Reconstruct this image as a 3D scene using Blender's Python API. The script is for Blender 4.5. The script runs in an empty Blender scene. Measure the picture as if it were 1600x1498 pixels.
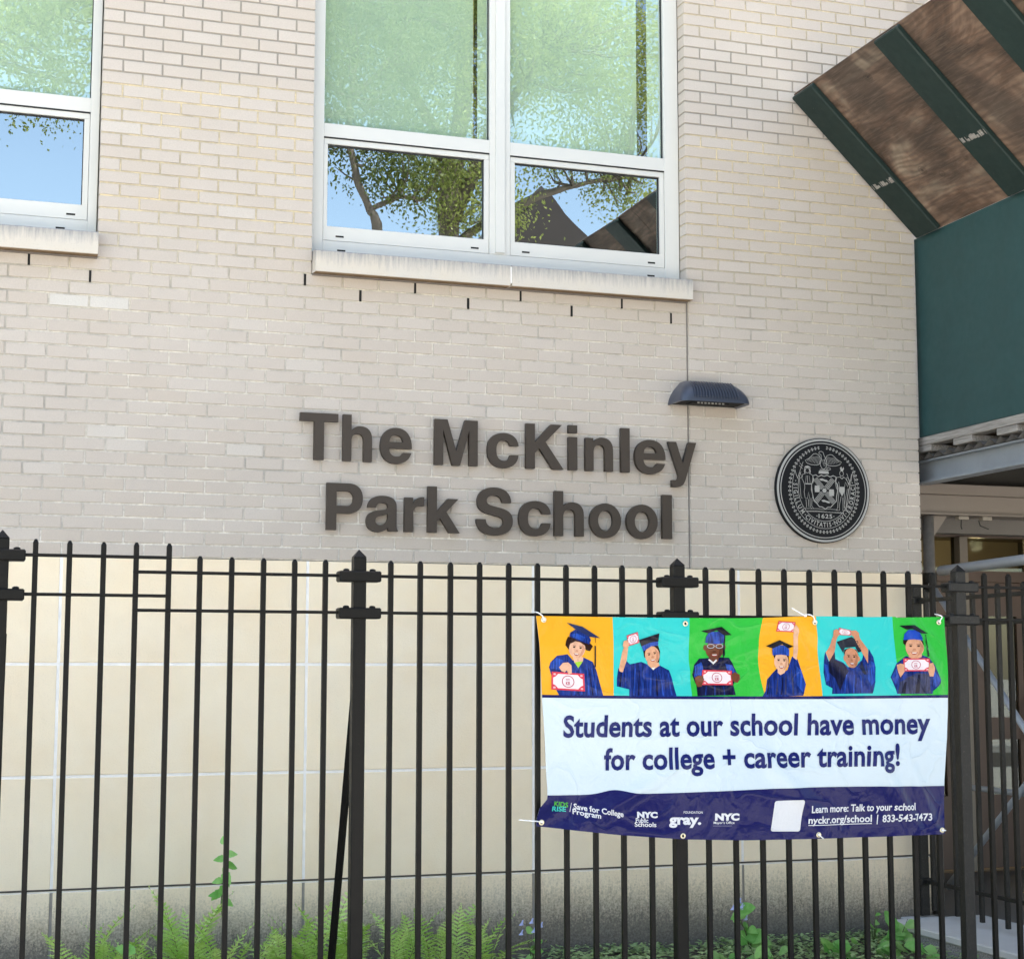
import bpy, bmesh, math, random
from mathutils import Vector, Matrix, noise
from mathutils.geometry import tessellate_polygon

random.seed(7)
R = math.radians
SC = bpy.context.scene
COL = SC.collection

# ------------------------------------------------------------------ camera
CAMP = Vector((-3.89827, -8.55335, 1.53679))
FW = Vector((0.312295, 0.943141, 0.113828)); RT = Vector((0.949298, -0.314378, 0.000365)); UP = Vector((-0.036129, -0.107943, 0.993500))
cd = bpy.data.cameras.new('camera'); cam = bpy.data.objects.new('camera', cd); COL.objects.link(cam)
M3 = Matrix((RT, UP, -FW)).transposed()
cam.matrix_world = Matrix.Translation(CAMP) @ M3.to_4x4()
cd.sensor_fit = 'HORIZONTAL'; cd.sensor_width = 36; cd.lens = 2570.996 / 1600 * 36
cd.clip_start = 0.05; cd.clip_end = 500
SC.camera = cam

# ------------------------------------------------------------------ world, sun, exposure
SUN_EL, SUN_DIR = R(64), Vector((0.30, 1.0, 0))   # the sun stands behind the school: the wall is in open shade
w = bpy.data.worlds.new('World'); SC.world = w; w.use_nodes = True
wn = w.node_tree.nodes; wl = w.node_tree.links
sky = wn.new('ShaderNodeTexSky'); sky.sky_type = 'NISHITA'; sky.sun_disc = False
sky.sun_elevation = SUN_EL; sky.sun_rotation = math.atan2(SUN_DIR.x, SUN_DIR.y)
sky.air_density = 1.0; sky.dust_density = 1.2; sky.ozone_density = 1.0
tn = wn.new('ShaderNodeMix'); tn.data_type = 'RGBA'; tn.blend_type = 'MULTIPLY'; tn.inputs[0].default_value = 1; tn.inputs[7].default_value = (1.14, 1.0, .83, 1)   # daylight white balance
wl.new(sky.outputs[0], tn.inputs[6]); wl.new(tn.outputs[2], wn['Background'].inputs[0]); wn['Background'].inputs[1].default_value = 0.15
sl = bpy.data.lights.new('sun', 'SUN'); sl.energy = 5.0; sl.angle = R(0.55); sl.color = (1.0, 0.93, 0.82)
so = bpy.data.objects.new('sun', sl); COL.objects.link(so); so.location = (4, 8, 18)
sv = Vector((SUN_DIR.normalized().x * math.cos(SUN_EL), SUN_DIR.normalized().y * math.cos(SUN_EL), math.sin(SUN_EL)))
so.rotation_euler = sv.to_track_quat('Z', 'Y').to_euler()
SC.view_settings.view_transform = 'Standard'; SC.view_settings.look = 'None'
SC.view_settings.gamma = 1; SC.view_settings.use_curve_mapping = False
SC.view_settings.exposure = 2.13
SC.cycles.max_bounces = 8; SC.cycles.transparent_max_bounces = 12

# ------------------------------------------------------------------ helpers
def lin(c):
    return c / 12.92 if c <= 0.04045 else ((c + 0.055) / 1.055) ** 2.4
def rgb(r, g, b, k=1.0):
    return (lin(r / 255) * k, lin(g / 255) * k, lin(b / 255) * k, 1)

class NT:
    def __init__(s, name):
        s.m = bpy.data.materials.new(name); s.m.use_nodes = True
        s.t = s.m.node_tree; s.n = s.t.nodes; s.l = s.t.links
        s.b = s.n['Principled BSDF']; s.out = s.n['Material Output']
    def N(s, typ, **kw):
        x = s.n.new(typ)
        for k, v in kw.items(): setattr(x, k, v)
        return x
    def L(s, a, b): s.l.new(a, b)
    def pos(s, scale=(1, 1, 1), obj=False):
        tc = s.N('ShaderNodeTexCoord') if obj else s.N('ShaderNodeNewGeometry')
        mp = s.N('ShaderNodeMapping'); mp.inputs['Scale'].default_value = scale
        s.L(tc.outputs['Object'] if obj else tc.outputs['Position'], mp.inputs[0])
        return mp.outputs[0]
    def noise(s, vec, sc, det=4, rough=.55, dist=0):
        x = s.N('ShaderNodeTexNoise'); x.inputs['Scale'].default_value = sc; x.inputs['Detail'].default_value = det
        x.inputs['Roughness'].default_value = rough; x.inputs['Distortion'].default_value = dist
        if vec is not None: s.L(vec, x.inputs['Vector'])
        return x.outputs['Fac']
    def ramp(s, fac, stops):
        x = s.N('ShaderNodeValToRGB'); e = x.color_ramp.elements
        while len(e) > 1: e.remove(e[-1])
        e[0].position, e[0].color = stops[0]
        for p, c in stops[1:]:
            q = e.new(p); q.color = c
        s.L(fac, x.inputs[0]); return x.outputs[0]
    def mix(s, fac, a, b, mode='MIX'):
        x = s.N('ShaderNodeMix', data_type='RGBA', blend_type=mode)
        if isinstance(fac, (int, float)): x.inputs[0].default_value = fac
        else: s.L(fac, x.inputs[0])
        for i, v in ((6, a), (7, b)):
            if isinstance(v, tuple): x.inputs[i].default_value = v
            else: s.L(v, x.inputs[i])
        return x.outputs[2]
    def math(s, op, a, b=None, clamp=False):
        x = s.N('ShaderNodeMath', operation=op); x.use_clamp = clamp
        for i, v in ((0, a), (1, b)):
            if v is None: continue
            if isinstance(v, (int, float)): x.inputs[i].default_value = v
            else: s.L(v, x.inputs[i])
        return x.outputs[0]
    def bump(s, h, st=.3, dist=.01):
        x = s.N('ShaderNodeBump'); x.inputs['Strength'].default_value = st; x.inputs['Distance'].default_value = dist
        s.L(h, x.inputs['Height']); s.L(x.outputs[0], s.b.inputs['Normal']); return x.outputs[0]
    def col(s, v):
        if isinstance(v, tuple): s.b.inputs['Base Color'].default_value = v
        else: s.L(v, s.b.inputs['Base Color'])
    def rough(s, v):
        if isinstance(v, (int, float)): s.b.inputs['Roughness'].default_value = v
        else: s.L(v, s.b.inputs['Roughness'])

G = lambda v: (v, v, v, 1)
def simple(name, c, rough=.6, metal=0, var=.12, sc=8, bump=.15, bsc=60, spec=.5):
    t = NT(name); p = t.pos()
    n = t.noise(p, sc, 5, .6)
    t.col(t.mix(n, tuple(x * (1 - var) for x in c[:3]) + (1,), tuple(x * (1 + var) for x in c[:3]) + (1,)))
    t.rough(rough); t.b.inputs['Metallic'].default_value = metal
    t.b.inputs['Specular IOR Level'].default_value = spec
    if bump: t.bump(t.noise(p, bsc, 3), bump, .003)
    return t.m

# brick: the tint of each brick is a property of the object (single bricks) or of the face (joined ones)
def make_brick_mat():
    t = NT('brick_face'); p = t.pos()
    a = t.N('ShaderNodeAttribute', attribute_type='OBJECT', attribute_name='tint')
    b = t.N('ShaderNodeAttribute', attribute_type='GEOMETRY', attribute_name='tint')
    tint = t.math('ADD', a.outputs['Fac'], b.outputs['Fac'])
    base = t.ramp(tint, [(0, (.50, .44, .385, 1)), (.25, (.54, .475, .415, 1)), (.45, (.535, .478, .428, 1)), (.6, (.555, .50, .452, 1)), (.8, (.57, .52, .475, 1)), (1, (.66, .64, .60, 1))])
    big = t.noise(p, 2.2, 4, .6)
    base = t.mix(t.math('MULTIPLY', big, .55), base, (.47, .415, .36, 1))
    fine = t.noise(p, 130, 4, .7)
    base = t.mix(t.ramp(fine, [(.3, G(0)), (.75, G(.35))]), base, (.33, .29, .25, 1))
    pit = t.noise(p, 340, 2, .5)
    base = t.mix(t.ramp(pit, [(.70, G(0)), (.74, G(.55))]), base, (.17, .15, .13, 1))
    t.col(base); t.rough(.85)
    t.bump(t.noise(p, 220, 4, .7), .2, .0015)
    return t.m
M = {}
M['brick'] = make_brick_mat()

def make_mortar():
    t = NT('mortar'); p = t.pos()
    sp = t.N('ShaderNodeSeparateXYZ'); t.L(p, sp.inputs[0])
    n = t.noise(p, 1.6, 3)
    z = t.math('ADD', sp.outputs['Z'], t.math('MULTIPLY', n, .25))
    mr = t.N('ShaderNodeMapRange'); mr.inputs[1].default_value = 2; mr.inputs[2].default_value = 6.5; t.L(z, mr.inputs[0])
    f = lambda zz: (zz + .125 - 2) / 4.5
    c = t.ramp(mr.outputs[0], [(f(2.1), (.80, .765, .71, 1)), (f(3.3), (.70, .66, .59, 1)), (f(3.75), (.60, .54, .42, 1)), (f(3.95), (.70, .60, .40, 1)),
                               (f(4.62), (.70, .60, .40, 1)), (f(4.66), (.33, .31, .28, 1)), (f(5.25), (.33, .31, .27, 1)), (f(5.33), (.66, .57, .40, 1)), (1, (.5, .44, .34, 1))])
    # grey repointed patch low on the left
    dk = t.ramp(t.noise(p, .9, 2), [(.5, G(0)), (.66, G(.5))])
    c = t.mix(dk, c, (.24, .23, .22, 1))
    c = t.mix(t.ramp(t.noise(p, 60, 4), [(.35, G(0)), (.8, G(.5))]), c, (.30, .27, .23, 1))
    c = t.mix(t.ramp(t.noise(p, 6, 5, .7), [(.44, G(0)), (.62, G(.46))]), c, (.27, .255, .235, 1))
    t.col(c); t.rough(.95); t.bump(t.noise(p, 260, 3), .5, .002)
    return t.m
M['mortar'] = make_mortar()

def make_stone(name, plinth=True, base=(.90, .765, .555, 1), base2=(.83, .665, .45, 1)):
    t = NT(name); p = t.pos()
    c = t.mix(t.ramp(t.noise(p, 1.3, 5, .6, .4), [(.35, G(0)), (.65, G(1))]), base, base2)
    c = t.mix(t.math('MULTIPLY', t.noise(p, 5, 4), .5), c, (.84, .78, .68, 1))
    c = t.mix(t.ramp(t.noise(p, 180, 3, .7), [(.55, G(0)), (.8, G(.25))]), c, (.3, .26, .2, 1))
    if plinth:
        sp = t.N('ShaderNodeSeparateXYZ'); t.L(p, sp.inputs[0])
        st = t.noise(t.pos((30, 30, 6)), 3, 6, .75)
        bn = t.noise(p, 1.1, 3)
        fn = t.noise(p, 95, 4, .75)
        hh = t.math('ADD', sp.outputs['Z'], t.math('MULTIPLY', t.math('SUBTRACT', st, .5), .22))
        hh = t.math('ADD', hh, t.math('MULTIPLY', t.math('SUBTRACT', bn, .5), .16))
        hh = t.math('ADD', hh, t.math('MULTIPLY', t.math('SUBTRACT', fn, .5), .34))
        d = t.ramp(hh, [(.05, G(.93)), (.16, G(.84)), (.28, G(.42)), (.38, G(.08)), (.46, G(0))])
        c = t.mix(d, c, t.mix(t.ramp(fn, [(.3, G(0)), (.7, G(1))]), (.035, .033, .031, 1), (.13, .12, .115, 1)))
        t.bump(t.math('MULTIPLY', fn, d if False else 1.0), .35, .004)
    else:
        t.bump(t.noise(p, 150, 3), .2, .002)
    t.col(c); t.rough(.85)
    return t.m
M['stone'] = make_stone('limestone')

def make_sill():
    t = NT('sill_stone'); p = t.pos()
    c = t.mix(t.noise(p, 4, 4), (.60, .53, .43, 1), (.55, .53, .50, 1))
    sp = t.N('ShaderNodeSeparateXYZ'); t.L(p, sp.inputs[0])
    st = t.noise(t.pos((22, 22, 2.2)), 2.2, 6, .8)
    h = t.math('ADD', t.math('MULTIPLY', t.math('SUBTRACT', sp.outputs['Z'], 3.63), 7.0), t.math('MULTIPLY', t.math('SUBTRACT', st, .5), 1.5))
    c = t.mix(t.ramp(h, [(.35, G(0)), (.66, G(.4)), (.92, G(.85))]), c, (.25, .25, .26, 1))
    c = t.mix(t.ramp(t.noise(p, 120, 3), [(.6, G(0)), (.8, G(.3))]), c, (.25, .22, .18, 1))
    # browner on the downward-facing underside
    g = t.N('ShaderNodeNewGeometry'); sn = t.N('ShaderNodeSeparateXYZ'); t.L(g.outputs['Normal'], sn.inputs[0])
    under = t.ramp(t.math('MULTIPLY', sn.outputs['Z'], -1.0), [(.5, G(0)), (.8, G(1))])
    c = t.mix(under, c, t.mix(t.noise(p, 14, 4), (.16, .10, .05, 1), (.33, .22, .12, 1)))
    t.col(c); t.rough(.85); t.bump(t.noise(p, 140, 4), .3, .003)
    return t.m
M['sill'] = make_sill()

def make_paint(name, c, rough=.35, lum=.06, wear_glints=True, nsc=150, bst=.45, spec=.5, wsc=70, wth=.67):
    t = NT(name); p = t.pos()
    cc = t.mix(t.noise(p, 6, 5), tuple(x * .8 for x in c[:3]) + (1,), tuple(x * 1.25 for x in c[:3]) + (1,))
    if wear_glints:
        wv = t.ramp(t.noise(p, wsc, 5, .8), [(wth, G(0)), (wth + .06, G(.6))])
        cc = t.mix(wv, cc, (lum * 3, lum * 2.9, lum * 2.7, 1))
    t.col(cc); t.rough(t.math('ADD', t.math('MULTIPLY', t.noise(p, 20, 4), .3), rough - .15))
    t.b.inputs['Specular IOR Level'].default_value = spec
    t.bump(t.noise(p, nsc, 4, .6), bst, .002)
    return t.m
M['iron'] = make_paint('black_fence_paint', (.0055, .0053, .005, 1), .45, .025, True, 150, .45, .16)
M['iron_rough'] = make_paint('thick_black_fence_paint', (.008, .0078, .0076, 1), .40, .07, True, 230, 1.0, .28, 210, .60)  # pale speckle here paints bright highlights into the colour
M['green'] = make_paint('hunter_green_paint', (.017, .056, .058, 1), .55, .09, True, 25, .12, .4)
M['green_rib'] = make_paint('dark_green_lumber_paint', (.0105, .024, .0215, 1), .6, .10, True, 40, .25, .35)
M['bronze'] = simple('letter_bronze_paint', (.058, .046, .037, 1), .55, 0, .06, 12, .05, 60, .25)
M['lamp'] = simple('lamp_bronze_enamel', (.050, .060, .088, 1), .32, .1, .08, 10, .1)
M['white'] = simple('window_white_enamel', (.60, .60, .575, 1), .38, 0, .02, 3, .03, 60)
M['gasket'] = simple('black_gasket', (.012, .012, .013, 1), .6, 0, .1, 8, 0)
M['black'] = simple('black_void_paint', (.008, .008, .008, 1), .9, 0, .1, 8, 0)
M['sealant'] = simple('joint_sealant', (.19, .17, .155, 1), .9, 0, .3, 12, .3)
M['crack'] = simple('open_joint_dirt', (.07, .062, .055, 1), .95, 0, .5, 25, .3)
M['joint_dirty'] = simple('dirty_stone_joint', (.30, .28, .26, 1), .95, 0, .4, 20, .3)
M['joint_white'] = simple('stone_joint_mortar', (.84, .82, .81, 1), .9, 0, .18, 14, .4)
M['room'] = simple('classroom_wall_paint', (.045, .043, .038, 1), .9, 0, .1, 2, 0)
M['shade'] = simple('pale_roller_shade_cloth', (.50, .59, .50, 1), .85, 0, .04, 3, .05, 300)
M['gap_light'] = simple('yellow_gap_light', (.55, .38, .17, 1), .6, 0, .3, 9, .1)
M['galv'] = simple('galvanised_steel', (.42, .46, .52, 1), .42, .35, .15, 9, .1)
M['galv_dark'] = simple('weathered_steel_pipe', (.22, .21, .20, 1), .55, .4, .3, 30, .3)
M['steel'] = simple('grey_painted_steel_beam', (.27, .30, .335, 1), .45, .2, .25, 5, .15)
M['lintel'] = simple('taupe_metal_cladding', (.21, .18, .155, 1), .55, .1, .12, 3, .1)
M['soffit'] = simple('dark_taupe_soffit', (.13, .12, .11, 1), .7, 0, .1, 3, .1)
M['door'] = simple('brown_door_enamel', (.135, .092, .072, 1), .5, 0, .12, 3, .08)
M['door_trim'] = simple('beige_door_trim', (.27, .24, .20, 1), .5, 0, .08, 3, .05)
M['tag_white'] = simple('white_plastic', (.75, .76, .78, 1), .4, 0, .03, 8, 0)
M['brass'] = simple('brass_grommet', (.62, .56, .42, 1), .35, .8, .1, 30, .1)
M['silver'] = simple('plaque_silver_enamel', (.37, .37, .36, 1), .45, .1, .06, 30, 0)
M['plaque'] = simple('plaque_charcoal_enamel', (.009, .010, .0125, 1), .5, 0, .15, 8, .05, 60, .15)
M['concrete'] = simple('smooth_concrete_cap', (.50, .50, .50, 1), .85, 0, .14, 5, .3, 120)
M['stem'] = simple('plant_stem', (.09, .12, .04, 1), .7, 0, .3, 20, .1)
M['stem_brown'] = simple('brown_fern_stem', (.10, .06, .035, 1), .7, 0, .3, 20, .1)
M['petal'] = simple('pale_blue_petal', (.42, .46, .74, 1), .6, 0, .1, 20, 0)

def make_speckle():
    t = NT('exposed_aggregate'); p = t.pos()
    c = t.ramp(t.noise(p, 120, 4, .8), [(.3, (.10, .098, .094, 1)), (.48, (.26, .25, .245, 1)), (.62, (.42, .41, .40, 1))])
    t.col(c); t.rough(.9); t.bump(t.noise(p, 120, 4, .8), .8, .004); return t.m
M['aggregate'] = make_speckle()

def make_ply():
    t = NT('weathered_plywood'); p = t.pos((2.2, 1.0, 2.2))
    n1 = t.noise(p, 1.7, 5, .6, .8)
    wv = t.N('ShaderNodeTexWave'); wv.wave_type = 'BANDS'; wv.bands_direction = 'X'
    t.L(t.pos((1.0, .30, 1.0)), wv.inputs['Vector'])
    wv.inputs['Scale'].default_value = 9; wv.inputs['Distortion'].default_value = 22; wv.inputs['Detail'].default_value = 3; wv.inputs['Detail Scale'].default_value = .45; wv.inputs['Detail Roughness'].default_value = .6
    c = t.ramp(n1, [(.34, (.045, .028, .019, 1)), (.46, (.12, .070, .045, 1)), (.56, (.23, .15, .105, 1)), (.66, (.32, .25, .185, 1))])
    c = t.mix(t.math('MULTIPLY', wv.outputs['Fac'], .45), c, (.035, .024, .018, 1))
    c = t.mix(t.ramp(t.noise(t.pos(), 1.1, 4, .65, 1.0), [(.44, G(0)), (.60, G(.8))]), c, (.045, .032, .025, 1))
    vo = t.N('ShaderNodeTexVoronoi'); vo.inputs['Scale'].default_value = 3.2; t.L(t.pos(), vo.inputs['Vector'])
    ring = t.ramp(vo.outputs['Distance'], [(0, G(.9)), (.03, G(.8)), (.045, G(.15)), (.055, G(.7)), (.075, G(.1)), (.09, G(.5)), (.12, G(0))])
    c = t.mix(ring, c, (.022, .014, .01, 1))
    fib = t.noise(t.pos((30, 2.2, 30)), 3, 5, .7, .6)
    c = t.mix(t.ramp(fib, [(.48, G(0)), (.75, G(.40))]), c, (.22, .165, .125, 1))
    t.col(c); t.rough(.8); t.bump(fib, .3, .003); return t.m
M['ply'] = make_ply()
def make_lumber():
    t = NT('weathered_grey_lumber'); p = t.pos((40, 2, 40))
    c = t.ramp(t.noise(p, 2, 5, .7), [(.3, (.12, .11, .10, 1)), (.55, (.30, .28, .26, 1)), (.75, (.42, .40, .37, 1))])
    t.col(c); t.rough(.85); t.bump(t.noise(p, 2, 5), .4, .004); return t.m
M['lumber'] = make_lumber()

def make_glass(name, fac, tint, wav):
    t = NT(name); p = t.pos()
    gl = t.N('ShaderNodeBsdfGlossy'); gl.inputs['Roughness'].default_value = 0.0; gl.inputs['Color'].default_value = (.80, .92, 1.0, 1)
    tr = t.N('ShaderNodeBsdfTransparent'); tr.inputs['Color'].default_value = tint
    mx = t.N('ShaderNodeMixShader'); mx.inputs[0].default_value = fac
    b = t.N('ShaderNodeBump'); b.inputs['Strength'].default_value = wav; b.inputs['Distance'].default_value = .004
    t.L(t.noise(p, 1.8, 2, .4), b.inputs['Height']); t.L(b.outputs[0], gl.inputs['Normal'])
    t.L(tr.outputs[0], mx.inputs[1]); t.L(gl.outputs[0], mx.inputs[2]); t.L(mx.outputs[0], t.out.inputs[0])
    t.n.remove(t.b); return t.m
M['glass'] = make_glass('reflective_window_glass', .40, (.62, .74, .68, 1), .25)
M['glass_up'] = make_glass('upper_window_glass', .30, (.90, .97, .91, 1), .22)
M['glass_door'] = make_glass('door_glass', .05, (.6, .62, .55, 1), .1)

def make_leaf(name, c1, c2, trans=.35, sc=3):
    t = NT(name); p = t.pos(); oi = t.N('ShaderNodeObjectInfo')
    c = t.mix(t.ramp(t.math('ADD', t.noise(p, sc, 4, .7), t.math('MULTIPLY', t.math('SUBTRACT', oi.outputs['Random'], .5), .5)), [(.3, G(0)), (.7, G(1))]), c1, c2)
    t.col(c); t.rough(.5)
    t.b.inputs['Specular IOR Level'].default_value = .35
    tl = t.N('ShaderNodeBsdfTranslucent'); t.L(c, tl.inputs['Color'])
    mx = t.N('ShaderNodeMixShader'); mx.inputs[0].default_value = trans
    t.L(t.b.outputs[0], mx.inputs[1]); t.L(tl.outputs[0], mx.inputs[2]); t.L(mx.outputs[0], t.out.inputs[0])
    return t.m
M['fern'] = make_leaf('fern_green', (.32, .56, .10, 1), (.62, .84, .30, 1), .4, 14)
M['leaf'] = make_leaf('broad_leaf_green', (.16, .42, .08, 1), (.34, .62, .19, 1), .3, 16)
M['leaf_pale'] = make_leaf('pale_leaf_green', (.20, .42, .12, 1), (.40, .60, .24, 1), .35, 16)
M['cover'] = make_leaf('groundcover_green', (.18, .30, .10, 1), (.52, .66, .34, 1), .3, 22)
M['treeleaf'] = make_leaf('street_tree_leaf', (.13, .16, .035, 1), (.36, .40, .11, 1), .5, 1.2)
M['bark'] = simple('bark', (.16, .13, .10, 1), .9, 0, .4, 8, .5, 30)
M['soil'] = simple('garden_soil', (.075, .062, .05, 1), .95, 0, .5, 9, .9, 60)
M['asphalt'] = simple('asphalt', (.055, .055, .057, 1), .9, 0, .2, 6, .5, 120)
M['pavement'] = simple('pavement_concrete', (.52, .50, .46, 1), .9, 0, .12, 3, .3, 90)
M['housebrick'] = simple('dark_house_brick', (.028, .022, .021, 1), .9, 0, .2, 3, .3, 30)
M['shingle'] = simple('dark_roof_shingle', (.045, .040, .040, 1), .9, 0, .3, 4, .5, 30)

def lnk(o, parent=None):
    COL.objects.link(o)
    if parent is not None: o.parent = parent
    return o
def empty(name, loc=(0, 0, 0)):
    o = bpy.data.objects.new(name, None); o.location = loc; o.empty_display_size = .1
    return lnk(o)
def tag(o, label, cat, group=None):
    o['label'] = label; o['category'] = cat
    if group: o['group'] = group
    return o
def kind(o, k): o['kind'] = k; return o

class MB:
    """collects geometry in world coordinates and links it as ONE mesh object"""
    def __init__(s): s.v = []; s.f = []; s.mi = []
    def add(s, vs, fs, mi=0):
        n = len(s.v); s.v += [tuple(v) for v in vs]; s.f += [tuple(i + n for i in f) for f in fs]; s.mi += [mi] * len(fs)
    def box(s, a, b, mi=0, ch=0, mat=None):
        x0, y0, z0 = a; x1, y1, z1 = b
        if ch:
            vs = []
            for i in range(8):
                sx, sy, sz = (1 if i & 1 else 0), (1 if i & 2 else 0), (1 if i & 4 else 0)
                p = [x1 if sx else x0, y1 if sy else y0, z1 if sz else z0]
                for ax, sg in ((0, sx), (1, sy), (2, sz)):
                    q = [p[k] + (0 if k == ax else (-ch if (sx, sy, sz)[k] else ch)) for k in range(3)]
                    vs.append(q)
            bm = bmesh.new()
            for q in vs: bm.verts.new(q)
            r = bmesh.ops.convex_hull(bm, input=bm.verts)
            bm.verts.index_update()
            vv = [v.co.copy() for v in bm.verts]; ff = [[v.index for v in f.verts] for f in bm.faces]
            bm.free()
            if mat: vv = [mat @ v for v in vv]
            s.add(vv, ff, mi); return
        vs = [(x0, y0, z0), (x1, y0, z0), (x1, y1, z0), (x0, y1, z0), (x0, y0, z1), (x1, y0, z1), (x1, y1, z1), (x0, y1, z1)]
        if mat: vs = [mat @ Vector(v) for v in vs]
        s.add(vs, [(0, 3, 2, 1), (4, 5, 6, 7), (0, 1, 5, 4), (1, 2, 6, 5), (2, 3, 7, 6), (3, 0, 4, 7)], mi)
    def tube(s, pts, rad, n=8, mi=0, cap=True, sq=False):
        pts = [Vector(p) for p in pts]; rings = []
        if isinstance(rad, (int, float)): rad = [rad] * len(pts)
        prev = None
        for i, p in enumerate(pts):
            d = (pts[min(i + 1, len(pts) - 1)] - pts[max(i - 1, 0)]).normalized()
            ref = Vector((0, 0, 1)) if abs(d.z) < .9 else Vector((0, 1, 0))
            if prev is None: u = d.cross(ref).normalized()
            else: u = (prev - d * prev.dot(d)).normalized()
            prev = u; v = d.cross(u)
            rings.append([p + (u * math.cos(2 * math.pi * k / n) + v * math.sin(2 * math.pi * k / n)) * rad[i] for k in range(n)])
        vs = [q for r in rings for q in r]; fs = []
        for i in range(len(rings) - 1):
            for k in range(n):
                a, b = i * n + k, i * n + (k + 1) % n
                fs.append((a, b, b + n, a + n))
        if cap: fs += [tuple(reversed(range(n))), tuple(range(len(vs) - n, len(vs)))]
        s.add(vs, fs, mi)
    def build(s, name, mats, parent=None, smooth=False, origin=None):
        me = bpy.data.meshes.new(name)
        o = Vector(origin) if origin is not None else Vector((0, 0, 0))
        me.from_pydata([tuple(Vector(v) - o) for v in s.v], [], s.f)
        if not isinstance(mats, (list, tuple)): mats = [mats]
        for m in mats: me.materials.append(M[m] if isinstance(m, str) else m)
        if len(mats) > 1:
            for p, i in zip(me.polygons, s.mi): p.material_index = i
        me.update()
        bm = bmesh.new(); bm.from_mesh(me); bmesh.ops.recalc_face_normals(bm, faces=bm.faces); bm.to_mesh(me); bm.free()
        if smooth:
            for p in me.polygons: p.use_smooth = True
        ob = bpy.data.objects.new(name, me); ob.location = o
        return lnk(ob, parent)
def part(name, mats, parent, a, b, ch=0, loc0=None):
    m = MB(); p0 = parent.matrix_world.translation if False else (loc0 or Vector((0, 0, 0)))
    m.box(a, b, 0, ch); return m.build(name, mats, parent)

# ================================================================== SETTING: ground
def sheet(name, x0, y0, x1, y1, z, mat, nx=1, ny=1, amp=0):
    m = MB(); vs = []; fs = []
    for j in range(ny + 1):
        for i in range(nx + 1):
            x = x0 + (x1 - x0) * i / nx; y = y0 + (y1 - y0) * j / ny
            vs.append((x, y, z + (noise.noise(Vector((x * 3, y * 3, 0))) * amp if amp else 0)))
    for j in range(ny):
        for i in range(nx):
            a = j * (nx + 1) + i; fs.append((a, a + 1, a + nx + 2, a + nx + 1))
    m.add(vs, fs); return kind(m.build(name, mat), 'structure')
sheet('ground', -200, -200, 200, 200, -.16, 'pavement')
sheet('planting_bed', -15, -2.42, 1.14, .015, 0.0, 'soil', 90, 24, .03)
sheet('road', -60, -16.5, 60, -10.4, -.15, 'asphalt')
m = MB(); m.box((-60, -10.4, -.16), (60, -10.25, -.02)); m.box((-60, -16.65, -.16), (60, -16.5, -.02)); kind(m.build('kerb', 'concrete'), 'structure')
m = MB(); m.box((-60, -10.25, -.16), (60, -2.45, -.03)); m.box((-60, -20, -.16), (60, -16.65, -.03)); kind(m.build('pavement', 'pavement'), 'structure')
m = MB(); m.box((1.30, -2.42, -.155), (6, 2.6, .070)); kind(m.build('entrance_landing', 'soffit'), 'structure')

# ================================================================== SCHOOL BUILDING
BL, BH, Z0 = .2032, .0669, 2.10
building = empty('school_building', (0, 0, 0))
tag(building, 'cream brick school wall over limestone base with tall white windows', 'building')
WIN = [(-5.52, -3.32), (-2.20, 0.0)]
WZ0, WZ1 = 3.639, 6.38
ZTOP = 7.9
XL, XR = -6.8, 1.514

mw = MB()
def mbox(x0, x1, z0, z1, y0=.0058, y1=.30): mw.box((x0, y0, z0), (x1, y1, z1))
mbox(XL, XR - .004, Z0, WZ0); mbox(XL, XR - .004, WZ1, ZTOP)
mbox(XL, WIN[0][0] - .004, WZ0, WZ1); mbox(WIN[0][1] + .004, WIN[1][0] - .004, WZ0, WZ1); mbox(WIN[1][1] + .004, XR - .004, WZ0, WZ1)
mw.box((XL, .03, -.1), (XR - .02, .30, Z0 - .001))
mw.box((XR - .2, .30, -.1), (XR - .004, 2.4, ZTOP))
mw.build('mortar', 'mortar', building)
# dark classroom behind the windows, plus unseen outer masses added to block the sun
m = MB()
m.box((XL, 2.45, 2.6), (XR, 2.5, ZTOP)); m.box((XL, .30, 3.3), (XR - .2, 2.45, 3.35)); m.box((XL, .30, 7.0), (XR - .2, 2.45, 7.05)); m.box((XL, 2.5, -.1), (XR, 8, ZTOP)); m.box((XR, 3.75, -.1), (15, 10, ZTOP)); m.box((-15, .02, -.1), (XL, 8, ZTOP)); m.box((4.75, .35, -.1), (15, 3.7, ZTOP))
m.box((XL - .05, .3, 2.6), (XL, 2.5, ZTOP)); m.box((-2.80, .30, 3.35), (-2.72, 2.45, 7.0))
m.build('classroom_and_sun_block', 'room', building)
m = MB(); m.box((XL, -.02, ZTOP), (XR, 8, ZTOP + .1)); m.box((XR, .4, ZTOP), (15, 8, ZTOP + .1)); m.build('roof', 'lumber', building)

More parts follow.
